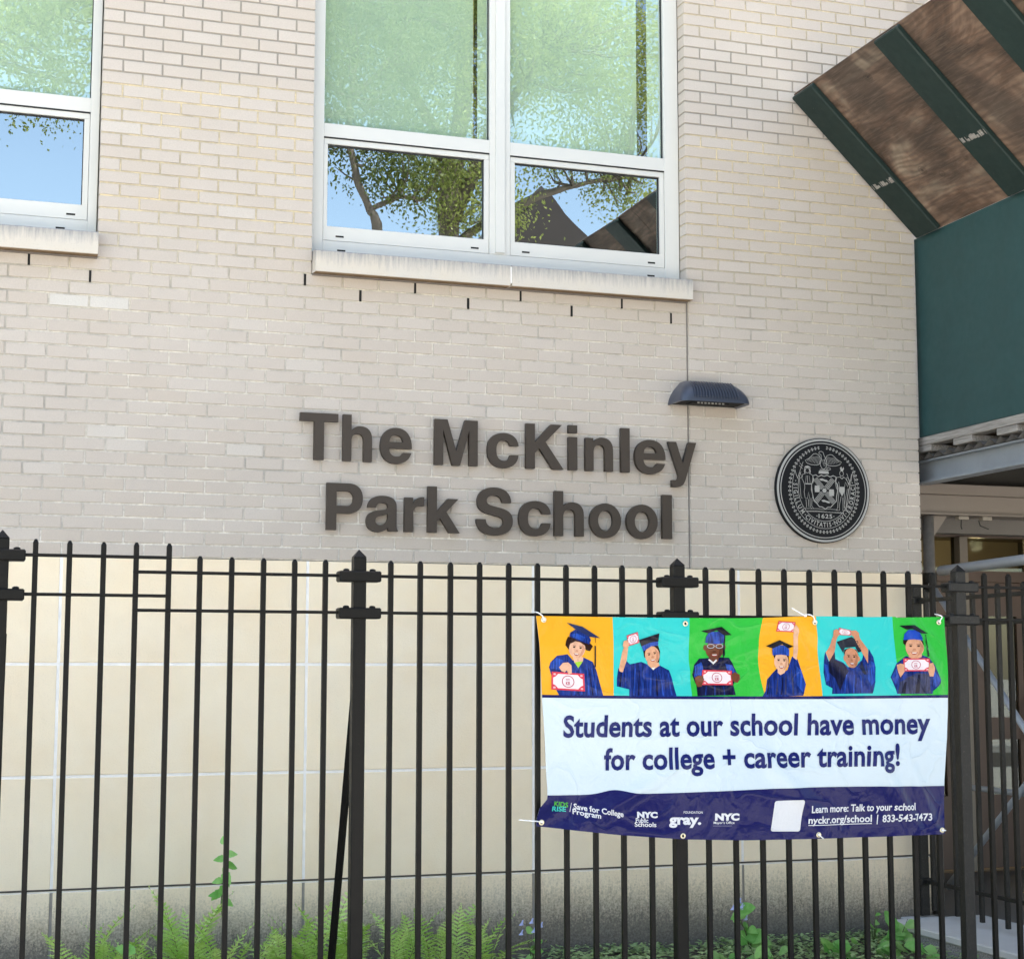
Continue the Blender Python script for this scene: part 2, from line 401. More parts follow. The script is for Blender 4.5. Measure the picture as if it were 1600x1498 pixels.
def brick_geo(w, h, d=.05, c=.0016):
    hw, hh = w / 2, h / 2
    vs = [(-hw, c, -hh), (hw, c, -hh), (hw, c, hh), (-hw, c, hh),
          (-hw + c, 0, -hh + c), (hw - c, 0, -hh + c), (hw - c, 0, hh - c), (-hw + c, 0, hh - c),
          (-hw, d, -hh), (hw, d, -hh), (hw, d, hh), (-hw, d, hh)]
    fs = [(4, 5, 6, 7), (0, 1, 5, 4), (1, 2, 6, 5), (2, 3, 7, 6), (3, 0, 4, 7), (8, 9, 1, 0), (9, 10, 2, 1), (10, 11, 3, 2), (11, 8, 0, 3)]
    return vs, fs
bricks = []   # (cx, cz, w, tint, forced)
J = .0095
rnd = random.Random(3)
def tint_of():
    r = rnd.random()
    return min(.92, max(.02, rnd.gauss(.53, .13))) if r < .95 else rnd.uniform(.22, .42)
def lay(row, xs):
    """bricks between successive head joints"""
    zc = Z0 + (row + .5) * BH
    for a, b in zip(xs[:-1], xs[1:]):
        wdt = b - a - J
        if wdt < .02: continue
        bricks.append([(a + b) / 2, zc, wdt, tint_of()])
def joints(x0, x1, off):
    xs = [x0]; k = math.ceil((x0 - off + .03) / BL)
    while off + k * BL < x1 - .03: xs.append(off + k * BL); k += 1
    xs.append(x1); return xs
OPEN = {22: [-2, -5, -8, -11, -16.0 - 2, -15 - 6], 21: [-.5, -3.5, -6.5, -9.5, -16.5, -19.5]}
nrows = int((ZTOP - Z0) / BH)
for r in range(nrows):
    off = 0 if r % 2 == 0 else BL / 2
    z = Z0 + r * BH
    if r < 23 or z > WZ1 - .01:
        jit = [x + (rnd.uniform(-.003, .003)) for x in joints(XL, 0 - .003, off - (.03 if r >= 23 else 0))]
        jit[0], jit[-1] = XL, -.004
        lay(r, jit); xs = joints(.004, XR + .004, off); lay(r, xs)
    else:
        lay(r, joints(XL, WIN[0][0], off))
        pw = (WIN[1][0] - WIN[0][1])
        xs = [WIN[0][1]] + [WIN[1][0] - BL * (k + (0 if r % 2 == 0 else .5)) for k in range(6, -1, -1)] + [WIN[1][0]]
        xs = [x for x in xs if x == xs[0] or x > xs[0] + .03]
        xs = sorted(set(round(x, 5) for x in xs)); xs = [x for i, x in enumerate(xs) if i == 0 or x - xs[i - 1] > .03]
        lay(r, [x + J / 2 * ((x == xs[0]) * -1 + (x == xs[-1])) for x in xs])
        xs = joints(0, XR + .004, off); lay(r, [-J / 2] + xs[1:])
# two newer, whiter bricks left of the windows
for b in bricks:
    if abs(b[1] - (Z0 + 19.5 * BH)) < .01 and (abs(b[0] + 17 * BL) < .05 or abs(b[0] + 16 * BL) < .05): b[3] = 1.0
def vis(b):
    d = Vector((b[0], 0, b[1])) - CAMP; zc = d.dot(FW); x = 800 + 2571 * d.dot(RT) / zc; y = 749 - 2571 * d.dot(UP) / zc
    if not (-25 < x < 1445 and -12 < y < 900): return 0
    if x > 1243 and y < 400 and y < 150 + (x - 1243) * 1.2 and y > -(x - 1465) * .67: return 0
    return b[2] * 2571 / zc * (1 - .03 * abs(x) / 1000)
bricks.sort(key=vis, reverse=True)
cache = {}
stuffv, stufff, stufft = [], [], []
for i, (cx, cz, wdt, tn) in enumerate(bricks):
    yy = rnd.uniform(-.0009, .0009)
    if i < 300:
        key = round(wdt, 3)
        if key not in cache:
            vs, fs = brick_geo(key, BH - J)
            me = bpy.data.meshes.new('brick'); me.from_pydata(vs, [], fs); me.materials.append(M['brick']); cache[key] = me
        o = bpy.data.objects.new('brick', cache[key]); o.location = (cx, yy, cz); o['tint'] = tn
        o.rotation_euler = (rnd.gauss(0, .004), rnd.gauss(0, .0022), rnd.gauss(0, .003)); lnk(o, building)
    else:
        vs, fs = brick_geo(wdt, BH - J); n = len(stuffv)
        rt = Matrix.Rotation(rnd.gauss(0, .0022), 3, 'Y') @ Matrix.Rotation(rnd.gauss(0, .004), 3, 'X')
        for v in vs:
            q = rt @ Vector(v); stuffv.append((cx + q.x, yy + q.y, cz + q.z))
        stufff += [tuple(k + n for k in f) for f in fs]; stufft += [tn] * len(fs)
# returning bricks of the window jamb at the right of the opening, the left ones, and the building corner
def side_brick(x, y0, y1, zc, sgn, tn):
    vs, fs = brick_geo(y1 - y0 - J * .5, BH - J, .04)
    n = len(stuffv)
    for v in vs: stuffv.append((x - sgn * v[1] if sgn < 0 else x - v[1], (y0 + y1) / 2 + v[0], zc + v[2]))
    stufff.extend([tuple(k + n for k in f) for f in fs]); stufft.extend([tn] * len(fs))
for r in range(24, nrows):
    zc = Z0 + (r + .5) * BH
    if zc > WZ1: break
    for xx in (WIN[1][1], WIN[0][1] * 0 + WIN[0][0] + 99):
        if xx > 50: continue
        n = len(stuffv); vs, fs = brick_geo(.085, BH - J, .03)
        for v in vs: stuffv.append((-.0015 + v[1], .0435 + v[0] * .93 + .004, zc + v[2]))
        stufff += [tuple(k + n for k in f) for f in fs]; stufft += [tint_of()] * len(fs)
for r in range(0, nrows):     # return at the outer corner
    zc = Z0 + (r + .5) * BH; y = .012
    while y < 2.3:
        wd = BL if (y > .02 or r % 2) else BL / 2
        n = len(stuffv); vs, fs = brick_geo(wd - J, BH - J, .03)
        for v in vs: stuffv.append((XR - v[1], y + wd / 2 + v[0], zc + v[2]))
        stufff += [tuple(k + n for k in f) for f in fs]; stufft += [tint_of()] * len(fs); y += wd
for r in range(10, nrows):    # recessed wall beyond the corner
    zc = Z0 + (r + .5) * BH; x = XR + .01 + (0 if r % 2 else BL / 2)
    while x < 4.6:
        n = len(stuffv); vs, fs = brick_geo(BL - J, BH - J, .03)
        for v in vs: stuffv.append((x + BL / 2 + v[0], .42 + v[1], zc + v[2]))
        stufff += [tuple(k + n for k in f) for f in fs]; stufft += [tint_of()] * len(fs); x += BL
me = bpy.data.meshes.new('brickwork'); me.from_pydata(stuffv, [], stufff); me.materials.append(M['brick'])
at = me.attributes.new('tint', 'FLOAT', 'FACE'); at.data.foreach_set('value', stufft)
kind(lnk(bpy.data.objects.new('brickwork', me), building), 'stuff')
m = MB(); m.box((XR, .425, 2.7), (4.7, .7, ZTOP)); m.build('recessed_wall', 'mortar', building)

# control joint, open weep joints
m = MB(); m.box((-.0035, .002, Z0), (.0035, .02, WZ0 - .01)); m.build('control_joint', 'sealant', building)
for row, us in OPEN.items():
    for u in us:
        m = MB(); zc = Z0 + (row + .5) * BH; m.box((u * BL - .0058, -.0012, zc - .031), (u * BL + .0058, .01, zc + .030)); m.build('weep_slot', 'black', building)

# limestone base: panels, each with its own edges
VX = [-6.8, -5.95, -4.70, -3.45, -2.197, -.943, .303, 1.514]
HZ = [-.12, .447, 1.002, 1.557, 2.10]
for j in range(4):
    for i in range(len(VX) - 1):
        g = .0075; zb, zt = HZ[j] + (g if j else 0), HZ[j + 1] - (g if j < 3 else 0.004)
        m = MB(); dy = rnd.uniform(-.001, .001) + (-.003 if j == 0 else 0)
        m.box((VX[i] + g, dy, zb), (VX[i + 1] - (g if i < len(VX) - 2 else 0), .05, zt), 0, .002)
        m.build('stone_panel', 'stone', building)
m = MB()
for i in range(1, len(VX) - 1): m.box((VX[i] - g, .0035, HZ[1]), (VX[i] + g, .03, Z0 - .004))
for j in range(1, 4): m.box((VX[0], .005, HZ[j] - g), (XR - .003, .03, HZ[j] + g))
m.build('stone_joint', 'joint_white', building)
for i in range(1, len(VX) - 1):
    m = MB(); m.box((VX[i] - g, .0035, HZ[0]), (VX[i] + g, .03, HZ[1] - g)); m.build('stone_joint', 'joint_dirty', building)
m = MB(); m.box((VX[0], -.0015, HZ[1] + .0015), (XR, .004, HZ[1] + .0105)); m.build('joint_crack', 'crack', building)
m = MB()
m.box((XR - .004, .05, -.1), (XR + .002, 2.3, Z0)); m.build('stone_return', 'stone', building)

# ---- windows
def sill(x0, x1, joint=None):
    segs = [(x0, joint - .006), (joint + .006, x1)] if joint else [(x0, x1)]
    for a, b in segs:
        m = MB()
        prof = [(.10, 3.655), (0, 3.641), (-.082, 3.634), (-.085, 3.637), (-.085, 3.748), (-.080, 3.753), (.10, 3.776)]
        n = len(prof); vs = [(a, y, z) for y, z in prof] + [(b, y, z) for y, z in prof]
        fs = [tuple(range(n)), tuple(range(2 * n - 1, n - 1, -1))] + [(k, (k + 1) % n, (k + 1) % n + n, k + n) for k in range(n)]
        m.add(vs, fs); m.build('window_sill', 'sill', building)
    if joint:
        m = MB(); m.box((joint - .006, -.079, 3.652), (joint + .006, .08, 3.745)); m.build('sill_joint', 'joint_white', building)
sill(-2.196, .001, -1.098); sill(-5.52, -3.322, -4.42)
for a, b in ((-2.196, 0), (-5.52, -3.322)):
    m = MB(); m.box((a, -.012, 3.630), (b, .05, 3.6385)); m.build('sill_bed_joint', 'sealant', building)

def window(x0, x1, rs, ls, mc, label):
    """x0,x1 opening; ls/rs width of the outer frame left/right; mc mullion centre"""
    YF = .09
    fr = MB()
    zt = WZ1
    fr.box((x0 + .002, YF, 3.775), (x0 + ls, YF + .1, zt), 0, .002)           # left stile
    fr.box((x1 - rs, YF, 3.775), (x1 - .003, YF + .1, zt), 0, .002)           # right stile
    fr.box((x0 + ls, YF + .001, 3.775), (x1 - rs, YF + .1, 3.853), 0, .002)   # bottom
    fr.box((x0 + ls, YF + .001, zt - .09), (x1 - rs, YF + .1, zt), 0, .002)
    ml, mr = mc - .0615, mc + .0615
    fr.box((ml, YF + .0005, 3.853), (mr, YF + .1, zt - .09), 0, .002)
    fr.box((mc - .028, YF - .012, 3.862), (mc + .028, YF + .01, zt - .02), 0, .002)
    for a, b in ((x0 + ls, ml), (mr, x1 - rs)):
        fr.box((a, YF + .0015, 4.437), (b, YF + .1, 4.513), 0, .0015)            # transom
    f = fr.build('window', 'white', building); f['label'] = label
    for k, (a, b) in enumerate(((x0 + ls, ml), (mr, x1 - rs))):
        a2, b2 = a + .024, b - .030
        if k == 1: a2, b2 = a + .030, b - .030
        s = MB(); ys = YF + .006
        s.box((a + .002, ys, 3.856), (b - .002, ys + .05, 3.936), 0, .002); s.box((a + .002, ys, 4.399), (b - .002, ys + .05, 4.430), 0, .002)
        s.box((a + .002, ys + .0004, 3.936), (a2, ys + .05, 4.399), 0, .001); s.box((b2, ys + .0004, 3.936), (b - .002, ys + .05, 4.399), 0, .001)
        s.build('sash', 'white', f)
        gk = MB()
        for bb in (((a2, ys + .012, 3.936), (b2, ys + .03, 3.939)), ((a2, ys + .012, 4.393), (b2, ys + .03, 4.399)), ((a2, ys + .012, 3.936), (a2 + .002, ys + .03, 4.399)), ((b2 - .004, ys + .012, 3.936), (b2, ys + .03, 4.399))): gk.box(*bb)
        gk.box((a + .001, YF + .0008, 4.431), (b - .001, YF + .02, 4.4368))
        gk.box((b - .004, YF + .022, 4.513), (b - .0005, YF + .04, zt - .09)); gk.box((a + .0005, YF + .022, 4.513), (a + .0025, YF + .04, zt - .09))
        kind(gk.build('gasket', 'gasket', f), 'stuff')
        p = MB(); p.add([(a2, ys + .022, 3.936), (b2, ys + .022, 3.936), (b2, ys + .0225, 4.399), (a2, ys + .0225, 4.399)], [(0, 1, 2, 3)]); p.build('pane', 'glass', f)
        p = MB(); p.add([(a, YF + .034, 4.513), (b, YF + .034, 4.513), (b, YF + .034, zt - .09), (a, YF + .034, zt - .09)], [(0, 1, 2, 3)]); p.build('pane', 'glass_up', f)
        # roller shade seen behind the upper pane: wide piece and narrow side piece, a gap between
        g0, g1 = (b - .078, b - .052) if k == 0 else (b - .142, b - .075) if x1 > -1 else (b - .0025, b - .0005)
        for qa, qb in ((a - .01, g0), (g1, b + .01)):
            sh = MB(); sh.box((qa, YF + .075, 4.49), (qb, YF + .077, zt)); sh.build('roller_shade', 'shade', f)
        if k == 0:
            sh = MB(); sh.box((g0 - .002, YF + .10, 4.49), (g0 + .011, YF + .108, zt)); sh.build('gap_light_strip', 'gap_light', f)  # yellow strip stands in for interior light showing through the gap
        li = MB(); li.box((a2 + .11, YF + .07, 3.925), (b2 - .16, YF + .09, 3.946)); li.build('inner_ledge', 'tag_white', f)
        for q in (a + .095, b - .085):
            ws = MB(); ws.box((q - .023, ys - .0006, 3.876), (q + .023, ys + .004, 3.886)); ws.build('drain_slot', 'black', f)
    for q in (x0 + .18, x1 - .185):
        ws = MB(); ws.box((q - .023, YF + .0002, 3.798), (q + .023, YF + .004, 3.807)); ws.build('drain_slot', 'black', f)
    return f
window(-2.20, 0.0, .094, .076, -1.109, 'wide white window over the school name')
window(-5.52, -3.32, .049, .076, -4.45, 'white window cut by the left edge of the photo')

# ================================================================== SCHOOL NAME SIGN (Helvetica-like outlines)
def flat(path):
    out = []; cur = None; t = path.replace(',', ' ').split(); i = 0
    polys = []
    while i < len(t):
        c = t[i]; i += 1
        if c == 'M':
            cur = (float(t[i]), float(t[i + 1])); i += 2; out = [cur]
        elif c == 'L':
            while i < len(t) and t[i] not in 'MLCZ':
                cur = (float(t[i]), float(t[i + 1])); i += 2; out.append(cur)
        elif c == 'C':
            while i < len(t) and t[i] not in 'MLCZ':
                q = [float(v) for v in t[i:i + 6]]; i += 6
                for k in range(1, 9):
                    s = k / 8; a = (1 - s) ** 3; b = 3 * s * (1 - s) ** 2; c2 = 3 * s * s * (1 - s); d = s ** 3
                    out.append((a * cur[0] + b * q[0] + c2 * q[2] + d * q[4], a * cur[1] + b * q[1] + c2 * q[3] + d * q[5]))
                cur = (q[4], q[5])
        elif c == 'Z': polys.append(out); out = []
    return polys
def oval(cx, cy, rx, ry): 
    k = .5523
    return f'M {cx+rx} {cy} C {cx+rx} {cy+ry*k} {cx+rx*k} {cy+ry} {cx} {cy+ry} C {cx-rx*k} {cy+ry} {cx-rx} {cy+ry*k} {cx-rx} {cy} C {cx-rx} {cy-ry*k} {cx-rx*k} {cy-ry} {cx} {cy-ry} C {cx+rx*k} {cy-ry} {cx+rx} {cy-ry*k} {cx+rx} {cy} Z '
GL = {
 'T': 'M 14 718 L 597 718 597 592 381 592 381 0 231 0 231 592 14 592 Z',
 'h': 'M 65 718 L 205 718 205 470 C 240 520 290 546 350 546 C 470 546 545 475 545 345 L 545 0 405 0 405 312 C 405 392 372 428 312 428 C 250 428 205 388 205 310 L 205 0 65 0 Z',
 'e': 'M 160 225 C 165 140 207 98 282 98 C 333 98 368 120 384 160 L 522 160 C 490 45 402 -14 277 -14 C 115 -14 23 90 23 262 C 23 440 118 546 275 546 C 442 546 532 425 530 225 Z M 163 323 L 386 323 C 378 392 340 432 275 432 C 206 432 172 390 163 323 Z',
 'M': 'M 69 0 L 69 718 275 718 417 222 559 718 765 718 765 0 627 0 627 560 480 0 354 0 207 560 207 0 Z',
 'c': 'M 526 343 L 392 343 C 378 400 345 430 288 430 C 210 430 168 372 168 265 C 168 160 210 102 288 102 C 347 102 382 134 392 196 L 526 196 C 510 62 420 -14 285 -14 C 125 -14 28 90 28 265 C 28 443 125 546 288 546 C 425 546 515 470 526 343 Z',
 'K': 'M 87 0 L 87 718 235 718 235 425 508 718 697 718 415 433 722 0 538 0 311 328 235 248 235 0 Z',
 'i': 'M 69 0 L 209 0 209 532 69 532 Z M 69 600 L 209 600 209 725 69 725 Z',
 'n': 'M 65 0 L 65 532 200 532 200 462 C 238 520 290 546 350 546 C 470 546 545 475 545 345 L 545 0 405 0 405 312 C 405 392 372 428 312 428 C 250 428 205 388 205 310 L 205 0 Z',
 'l': 'M 69 0 L 209 0 209 718 69 718 Z',
 'y': 'M 10 532 L 162 532 285 175 400 532 545 532 345 -50 C 305 -175 262 -212 150 -212 L 78 -210 78 -98 130 -98 C 185 -98 210 -72 205 -15 Z',
 'P': 'M 72 0 L 72 718 400 718 C 545 718 627 635 627 490 C 627 342 545 255 400 255 L 222 255 222 0 Z M 222 372 L 370 372 C 445 372 480 410 480 487 C 480 562 445 598 370 598 L 222 598 Z',
 'a': 'M 528 0 L 384 0 C 378 15 374 35 373 55 C 335 10 280 -14 215 -14 C 100 -14 32 50 32 150 C 32 255 95 300 215 318 L 300 330 C 350 338 368 350 368 378 C 368 415 338 436 280 436 C 222 436 192 412 186 362 L 52 362 C 60 480 140 546 285 546 C 430 546 506 488 506 385 L 506 100 C 506 55 512 30 528 18 Z M 368 270 C 345 255 320 250 280 240 C 210 228 172 205 172 158 C 172 118 198 94 245 94 C 315 94 368 140 368 215 Z',
 'r': 'M 64 0 L 64 532 200 532 200 435 C 235 515 290 546 350 546 L 378 545 378 403 355 406 C 255 410 204 375 204 285 L 204 0 Z',
 'k': 'M 67 0 L 67 718 207 718 207 330 375 532 540 532 352 325 560 0 397 0 257 228 207 175 207 0 Z',
 'S': 'M 600 500 L 457 500 C 452 570 412 610 330 610 C 255 610 210 578 210 525 C 210 478 235 460 340 436 L 430 415 C 565 383 626 325 626 210 C 626 70 520 -20 345 -20 C 160 -20 50 72 47 232 L 195 232 C 198 148 250 102 345 102 C 430 102 478 137 478 192 C 478 245 448 268 350 290 L 260 311 C 125 342 64 398 64 512 C 64 650 165 738 325 738 C 495 738 595 655 600 500 Z',
 'o': oval(305, 266, 270, 280) + oval(305, 266, 130, 166),
}
sign = empty('school_name_sign', (-1.1, 0, 2.25))
tag(sign, 'raised bronze letters reading The McKinley Park School on the brick', 'sign')
def curve_mesh(polys, ext, bevel=0.0):
    cu = bpy.data.curves.new('outline', 'CURVE'); cu.dimensions = '2D'; cu.fill_mode = 'BOTH'; cu.extrude = ext; cu.bevel_depth = bevel
    for p in polys:
        q = [p[0]]
        for a in p[1:]:
            if (a[0] - q[-1][0]) ** 2 + (a[1] - q[-1][1]) ** 2 > 1e-10: q.append(a)
        if (q[0][0] - q[-1][0]) ** 2 + (q[0][1] - q[-1][1]) ** 2 < 1e-10: q.pop()
        s = cu.splines.new('POLY'); s.points.add(len(q) - 1); s.use_cyclic_u = True
        for k, a in enumerate(q): s.points[k].co = (a[0], a[1], 0, 1)
    o = bpy.data.objects.new('outline', cu); COL.objects.link(o)
    dg = bpy.context.evaluated_depsgraph_get()
    me = bpy.data.meshes.new_from_object(o.evaluated_get(dg)); bpy.data.objects.remove(o); bpy.data.curves.remove(cu)
    return me
SU = .249 / 718
def letter(ch, x_left, x_right, zb):
    polys = flat(GL[ch]); mnx = min(p[0] for q in polys for p in q); mxx = max(p[0] for q in polys for p in q)
    sx = (x_right - x_left) / (mxx - mnx)
    P = [[((x - mnx) * sx, y * SU) for x, y in q] for q in polys]
    me = curve_mesh(P, .014); me.materials.append(M['bronze'])
    o = bpy.data.objects.new('letter', me); o.rotation_euler = (R(90), 0, 0); o.location = Vector((x_left, -.030, zb)) - sign.location
    lnk(o, sign); return o
#  px left/right edges converted once to metres on the letter plane
line1 = [('T', -2.258, -2.053), ('h', -2.027, -1.868), ('e', -1.822, -1.648), ('M', -1.521, -1.277), ('c', -1.221, -1.042), ('K', -.998, -.779), ('i', -.748, -.697), ('n', -.648, -.483), ('l', -.434, -.382), ('e', -.350, -.163), ('y', -.146, .028)]
line2 = [('P', -2.110, -1.915), ('a', -1.895, -1.722), ('r', -1.686, -1.577), ('k', -1.557, -1.378), ('S', -1.284, -1.075), ('c', -1.040, -.855), ('h', -.832, -.660), ('o', -.624, -.437), ('o', -.404, -.215), ('l', -.185, -.127)]
for ch, a, b in line1: letter(ch, a, b, 2.630)
for ch, a, b in line2: letter(ch, a, b, 2.261)

# ================================================================== CITY SEAL PLAQUE
SEALC = Vector((.848, 0, 2.571)); SR = .308
seal = empty('wall_plaque', SEALC)
tag(seal, 'round black and silver city seal plaque dated 1625 on the brick', 'plaque')
def disc(name, r0, r1, y0, y1, mat, n=96):
    m = MB(); vs = []; fs = []
    for k in range(n):
        a = 2 * math.pi * k / n; c, s = math.cos(a), math.sin(a)
        vs += [(c * r1, y1, s * r1), (c * r1, y0 + .001, s * r1), (c * (r1 - .001), y0, s * (r1 - .001)), (c * r0, y0, s * r0), (c * r0, y1, s * r0)]
    for k in range(n):
        a, b = 5 * k, 5 * ((k + 1) % n)
        for q in range(4): fs.append((a + q, b + q, b + q + 1, a + q + 1))
    if r0 == 0: pass
    m.add(vs, fs); return m.build(name, mat, seal)
disc('plate', 0.0001, SR, -.026, 0, 'plaque')
disc('rim', SR * .945, SR * .985, -.0285, -.02, 'silver'); disc('rim', SR * .895, SR * .912, -.0275, -.02, 'silver')
ribv, ribf = [], []
def SN(x, y):  # picture coordinates of the seal drawing -> unit disc
    return ((x - 651) / 581, (774 - y) / 634)
class Ink:
    def __init__(s): s.m = MB()
    def stroke(s, pts, wd, closed=False, conv=True):
        P = [Vector(SN(*p)) if conv else Vector(p) for p in pts]
        P = [p * SR for p in P]; n = len(P); L = []; Rr = []
        for i in range(n):
            a = P[(i - 1) % n] if (closed or i) else P[i]; b = P[(i + 1) % n] if (closed or i < n - 1) else P[i]
            d = (b - a); d = d.normalized() if d.length > 1e-9 else Vector((1, 0)); nn = Vector((-d.y, d.x)) * wd * SR / 2
            L.append(P[i] + nn); Rr.append(P[i] - nn)
        vs = [(p.x, -.0275, p.y) for p in L] + [(p.x, -.0275, p.y) for p in Rr]
        s.m.add(vs, [(i, (i + 1) % n, (i + 1) % n + n, i + n) for i in range(n if closed else n - 1)])
    def poly(s, pts, conv=True):
        P = [Vector(SN(*p)) * SR if conv else Vector(p) * SR for p in pts]
        t = tessellate_polygon([[Vector((p.x, p.y, 0)) for p in P]])
        s.m.add([(p.x, -.0274, p.y) for p in P], t)
    def done(s, name): s.m.build(name, 'silver', seal)
def ell(cx, cy, rx, ry, a0=0, a1=360, n=48): return [(cx + rx * math.cos(R(a0 + (a1 - a0) * k / n)), cy - ry * math.sin(R(a0 + (a1 - a0) * k / n))) for k in range(n + (0 if abs(a1 - a0) == 360 else 1))]
# laurel wreath
ink = Ink()
for k in range(62):
    a = 97 + (443 - 97) * k / 61
    c, s_ = math.cos(R(a)), math.sin(R(a)); 
    cx, cy = 658 + 424 * c, 766 - 512 * s_
    tx, ty = -s_ * 418, -c * 505; l = math.hypot(tx, ty); tx /= l; ty /= l; nx, ny = -ty, tx
    for sg in (-1, 1):
        b = (cx + nx * sg * 4, cy + ny * sg * 4); tip = (cx + nx * sg * 19 + tx * 14, cy + ny * sg * 19 + ty * 14)
        mid1 = (cx + nx * sg * 15 - tx * 4, cy + ny * sg * 15 - ty * 4); mid2 = (cx + nx * sg * 7 + tx * 16, cy + ny * sg * 7 + ty * 16)
        ink.poly([b, mid1, tip, mid2])
ink.stroke(ell(658, 766, 424, 512, 97, 443, 90), .006); ink.done('wreath')
# lettering band with its two border lines
ink = Ink()
def arcpts(rx, ry, a0, a1, n=50): return [(660 + rx * math.cos(R(a0 + (a1 - a0) * k / n)), 745 - ry * math.sin(R(a0 + (a1 - a0) * k / n))) for k in range(n + 1)]
ink.stroke(arcpts(392, 490, 155, 385), .009); ink.stroke(arcpts(322, 402, 152, 388), .009)
ink.stroke([(300, 530), (318, 600), (340, 645)], .01); ink.stroke([(1005, 560), (990, 640), (960, 690)], .01)
ink.done('band_border')
def text_mesh(body, size=1.0, off=0.0, res=3, shear=0, space=1.0):
    cu = bpy.data.curves.new('text', 'FONT'); cu.body = body; cu.size = size; cu.offset = off; cu.resolution_u = res; cu.shear = shear; cu.space_character = space; cu.fill_mode = 'FRONT'
    o = bpy.data.objects.new('text', cu); COL.objects.link(o)
    dg = bpy.context.evaluated_depsgraph_get()
    me = bpy.data.meshes.new_from_object(o.evaluated_get(dg)); bpy.data.objects.remove(o); bpy.data.curves.remove(cu)
    vs = [(v.co.x, v.co.y) for v in me.vertices]; fs = [tuple(p.vertices) for p in me.polygons]; bpy.data.meshes.remove(me)
    return vs, fs
lt = MB()
word = '\u00b7SIGILLUM\u00b7CIVITATIS\u00b7NOVI\u00b7EBORACI\u00b7'
wid = {'I': .55, '\u00b7': .55, 'M': 1.35, 'L': .85, 'U': 1.1, 'G': 1.15, 'O': 1.15, 'N': 1.15, 'T': .95}
tot = sum(wid.get(c, 1) for c in word); acc = 0
for c in word:
    wc = wid.get(c, 1); tpos = (acc + wc / 2) / tot; acc += wc
    a = 168 + (372 - 168) * tpos; cc, ss = math.cos(R(a)), math.sin(R(a))
    px, py = 660 + 357 * cc, 745 - 445 * ss
    px2, py2 = SN(px, py); tang = Vector((-ss * 357 / 581, cc * 445 / 634)).normalized(); nor = Vector((tang.y, -tang.x))
    up = -nor
    if c == '\u00b7':
        q = [(px2 + .012 * math.cos(k), py2 + .012 * math.sin(k)) for k in (0, 1.26, 2.51, 3.77, 5.03)]
        lt.add([(p[0] * SR, -.0276, p[1] * SR) for p in q], [(0, 1, 2, 3, 4)]); continue
    vs, fs = text_mesh(c, 1, .018 if c not in 'MN' else .008)
    if not vs: continue
    x0 = min(v[0] for v in vs); x1 = max(v[0] for v in vs); y0 = min(v[1] for v in vs); y1 = max(v[1] for v in vs); h = .090; sc = h / (y1 - y0)
    out = []
    for x, y in vs:
        u = (x - (x0 + x1) / 2) * sc * .82; v = (y - (y0 + y1) / 2) * sc
        p = Vector((px2, py2)) + tang * u + up * v; out.append((p.x * SR, -.0276, p.y * SR))
    lt.add(out, fs)
vs, fs = text_mesh('1625', 1, .02, space=1.15)
x0 = min(v[0] for v in vs); x1 = max(v[0] for v in vs); y0 = min(v[1] for v in vs); y1 = max(v[1] for v in vs)
A, B = SN(582, 1112), SN(752, 1058)
lt.add([((A[0] + (x - x0) / (x1 - x0) * (B[0] - A[0])) * SR, -.0276, (A[1] + (y - y0) / (y1 - y0) * (B[1] - A[1])) * SR) for x, y in vs], fs)
for q in (562, 772):
    c = SN(q, 1085); lt.add([((c[0] + .012 * math.cos(k)) * SR, -.0276, (c[1] + .012 * math.sin(k)) * SR) for k in (0, 1.26, 2.51, 3.77, 5.03)], [(0, 1, 2, 3, 4)])
lt.build('lettering', 'silver', seal)
# eagle
ink = Ink(); W = .010
wingL = [(630, 400), (600, 345), (565, 330), (535, 335), (480, 390), (430, 418), (455, 450), (500, 465), (540, 468), (585, 468), (622, 440)]
ink.stroke(wingL, W, True); ink.stroke([(x * -1 + 1300, y) if False else (650 + (650 - x) * 1.06, y + 4) for x, y in wingL], W, True)
for k in range(9):
    x = 455 + k * 18; ink.stroke([(x, 425 + k * 4.5), (500 + k * 14, 372 - k * 2)], .006); x2 = 650 + (650 - x) * 1.06; ink.stroke([(x2, 429 + k * 4.5), (650 + (150 - k * 14) * 1.06, 376 - k * 2)], .006)
ink.stroke([(600, 322), (610, 304), (635, 300), (655, 312), (665, 345), (690, 400), (700, 450), (690, 490), (660, 515), (635, 505), (618, 470), (612, 430), (632, 390), (628, 340), (608, 330)], W, True)
for k in range(5): ink.stroke([(630 + k * 6, 395 + k * 18), (652 + k * 4, 405 + k * 18), (676 + k * 3, 395 + k * 18)], .006)
ink.poly([(600, 535), (715, 535), (722, 570), (592, 570)]); ink.stroke([(610, 522), (705, 522)], .012)
ink.stroke([(700, 495), (740, 500), (745, 515), (715, 525), (695, 512)], W, True); ink.done('eagle')
# shield with windmill sails, beavers and barrels
ink = Ink()
sh = [(520, 600), (560, 588), (590, 610), (625, 590), (660, 602), (700, 588), (735, 606), (775, 590), (812, 606), (800, 650), (822, 700), (826, 770), (812, 840), (806, 900), (770, 935), (735, 975), (700, 975), (668, 998), (630, 975), (595, 972), (565, 935), (530, 905), (515, 830), (500, 770), (505, 700), (528, 650)]
ink.stroke(sh, .016, True)
for dx, dy in ((-1, -1), (1, -1), (-1, 1), (1, 1)):
    c = Vector((662, 775)); d = Vector((dx * .62, dy * .78)).normalized(); n = Vector((-d.y, d.x))
    a, b = c + d * 38, c + d * 175
    for o in (-26, -9, 9, 26): ink.stroke([tuple(a + n * o), tuple(b + n * o)], .0085)
    for k in range(8):
        q = a + (b - a) * k / 7; ink.stroke([tuple(q - n * 28), tuple(q + n * 28)], .0085)
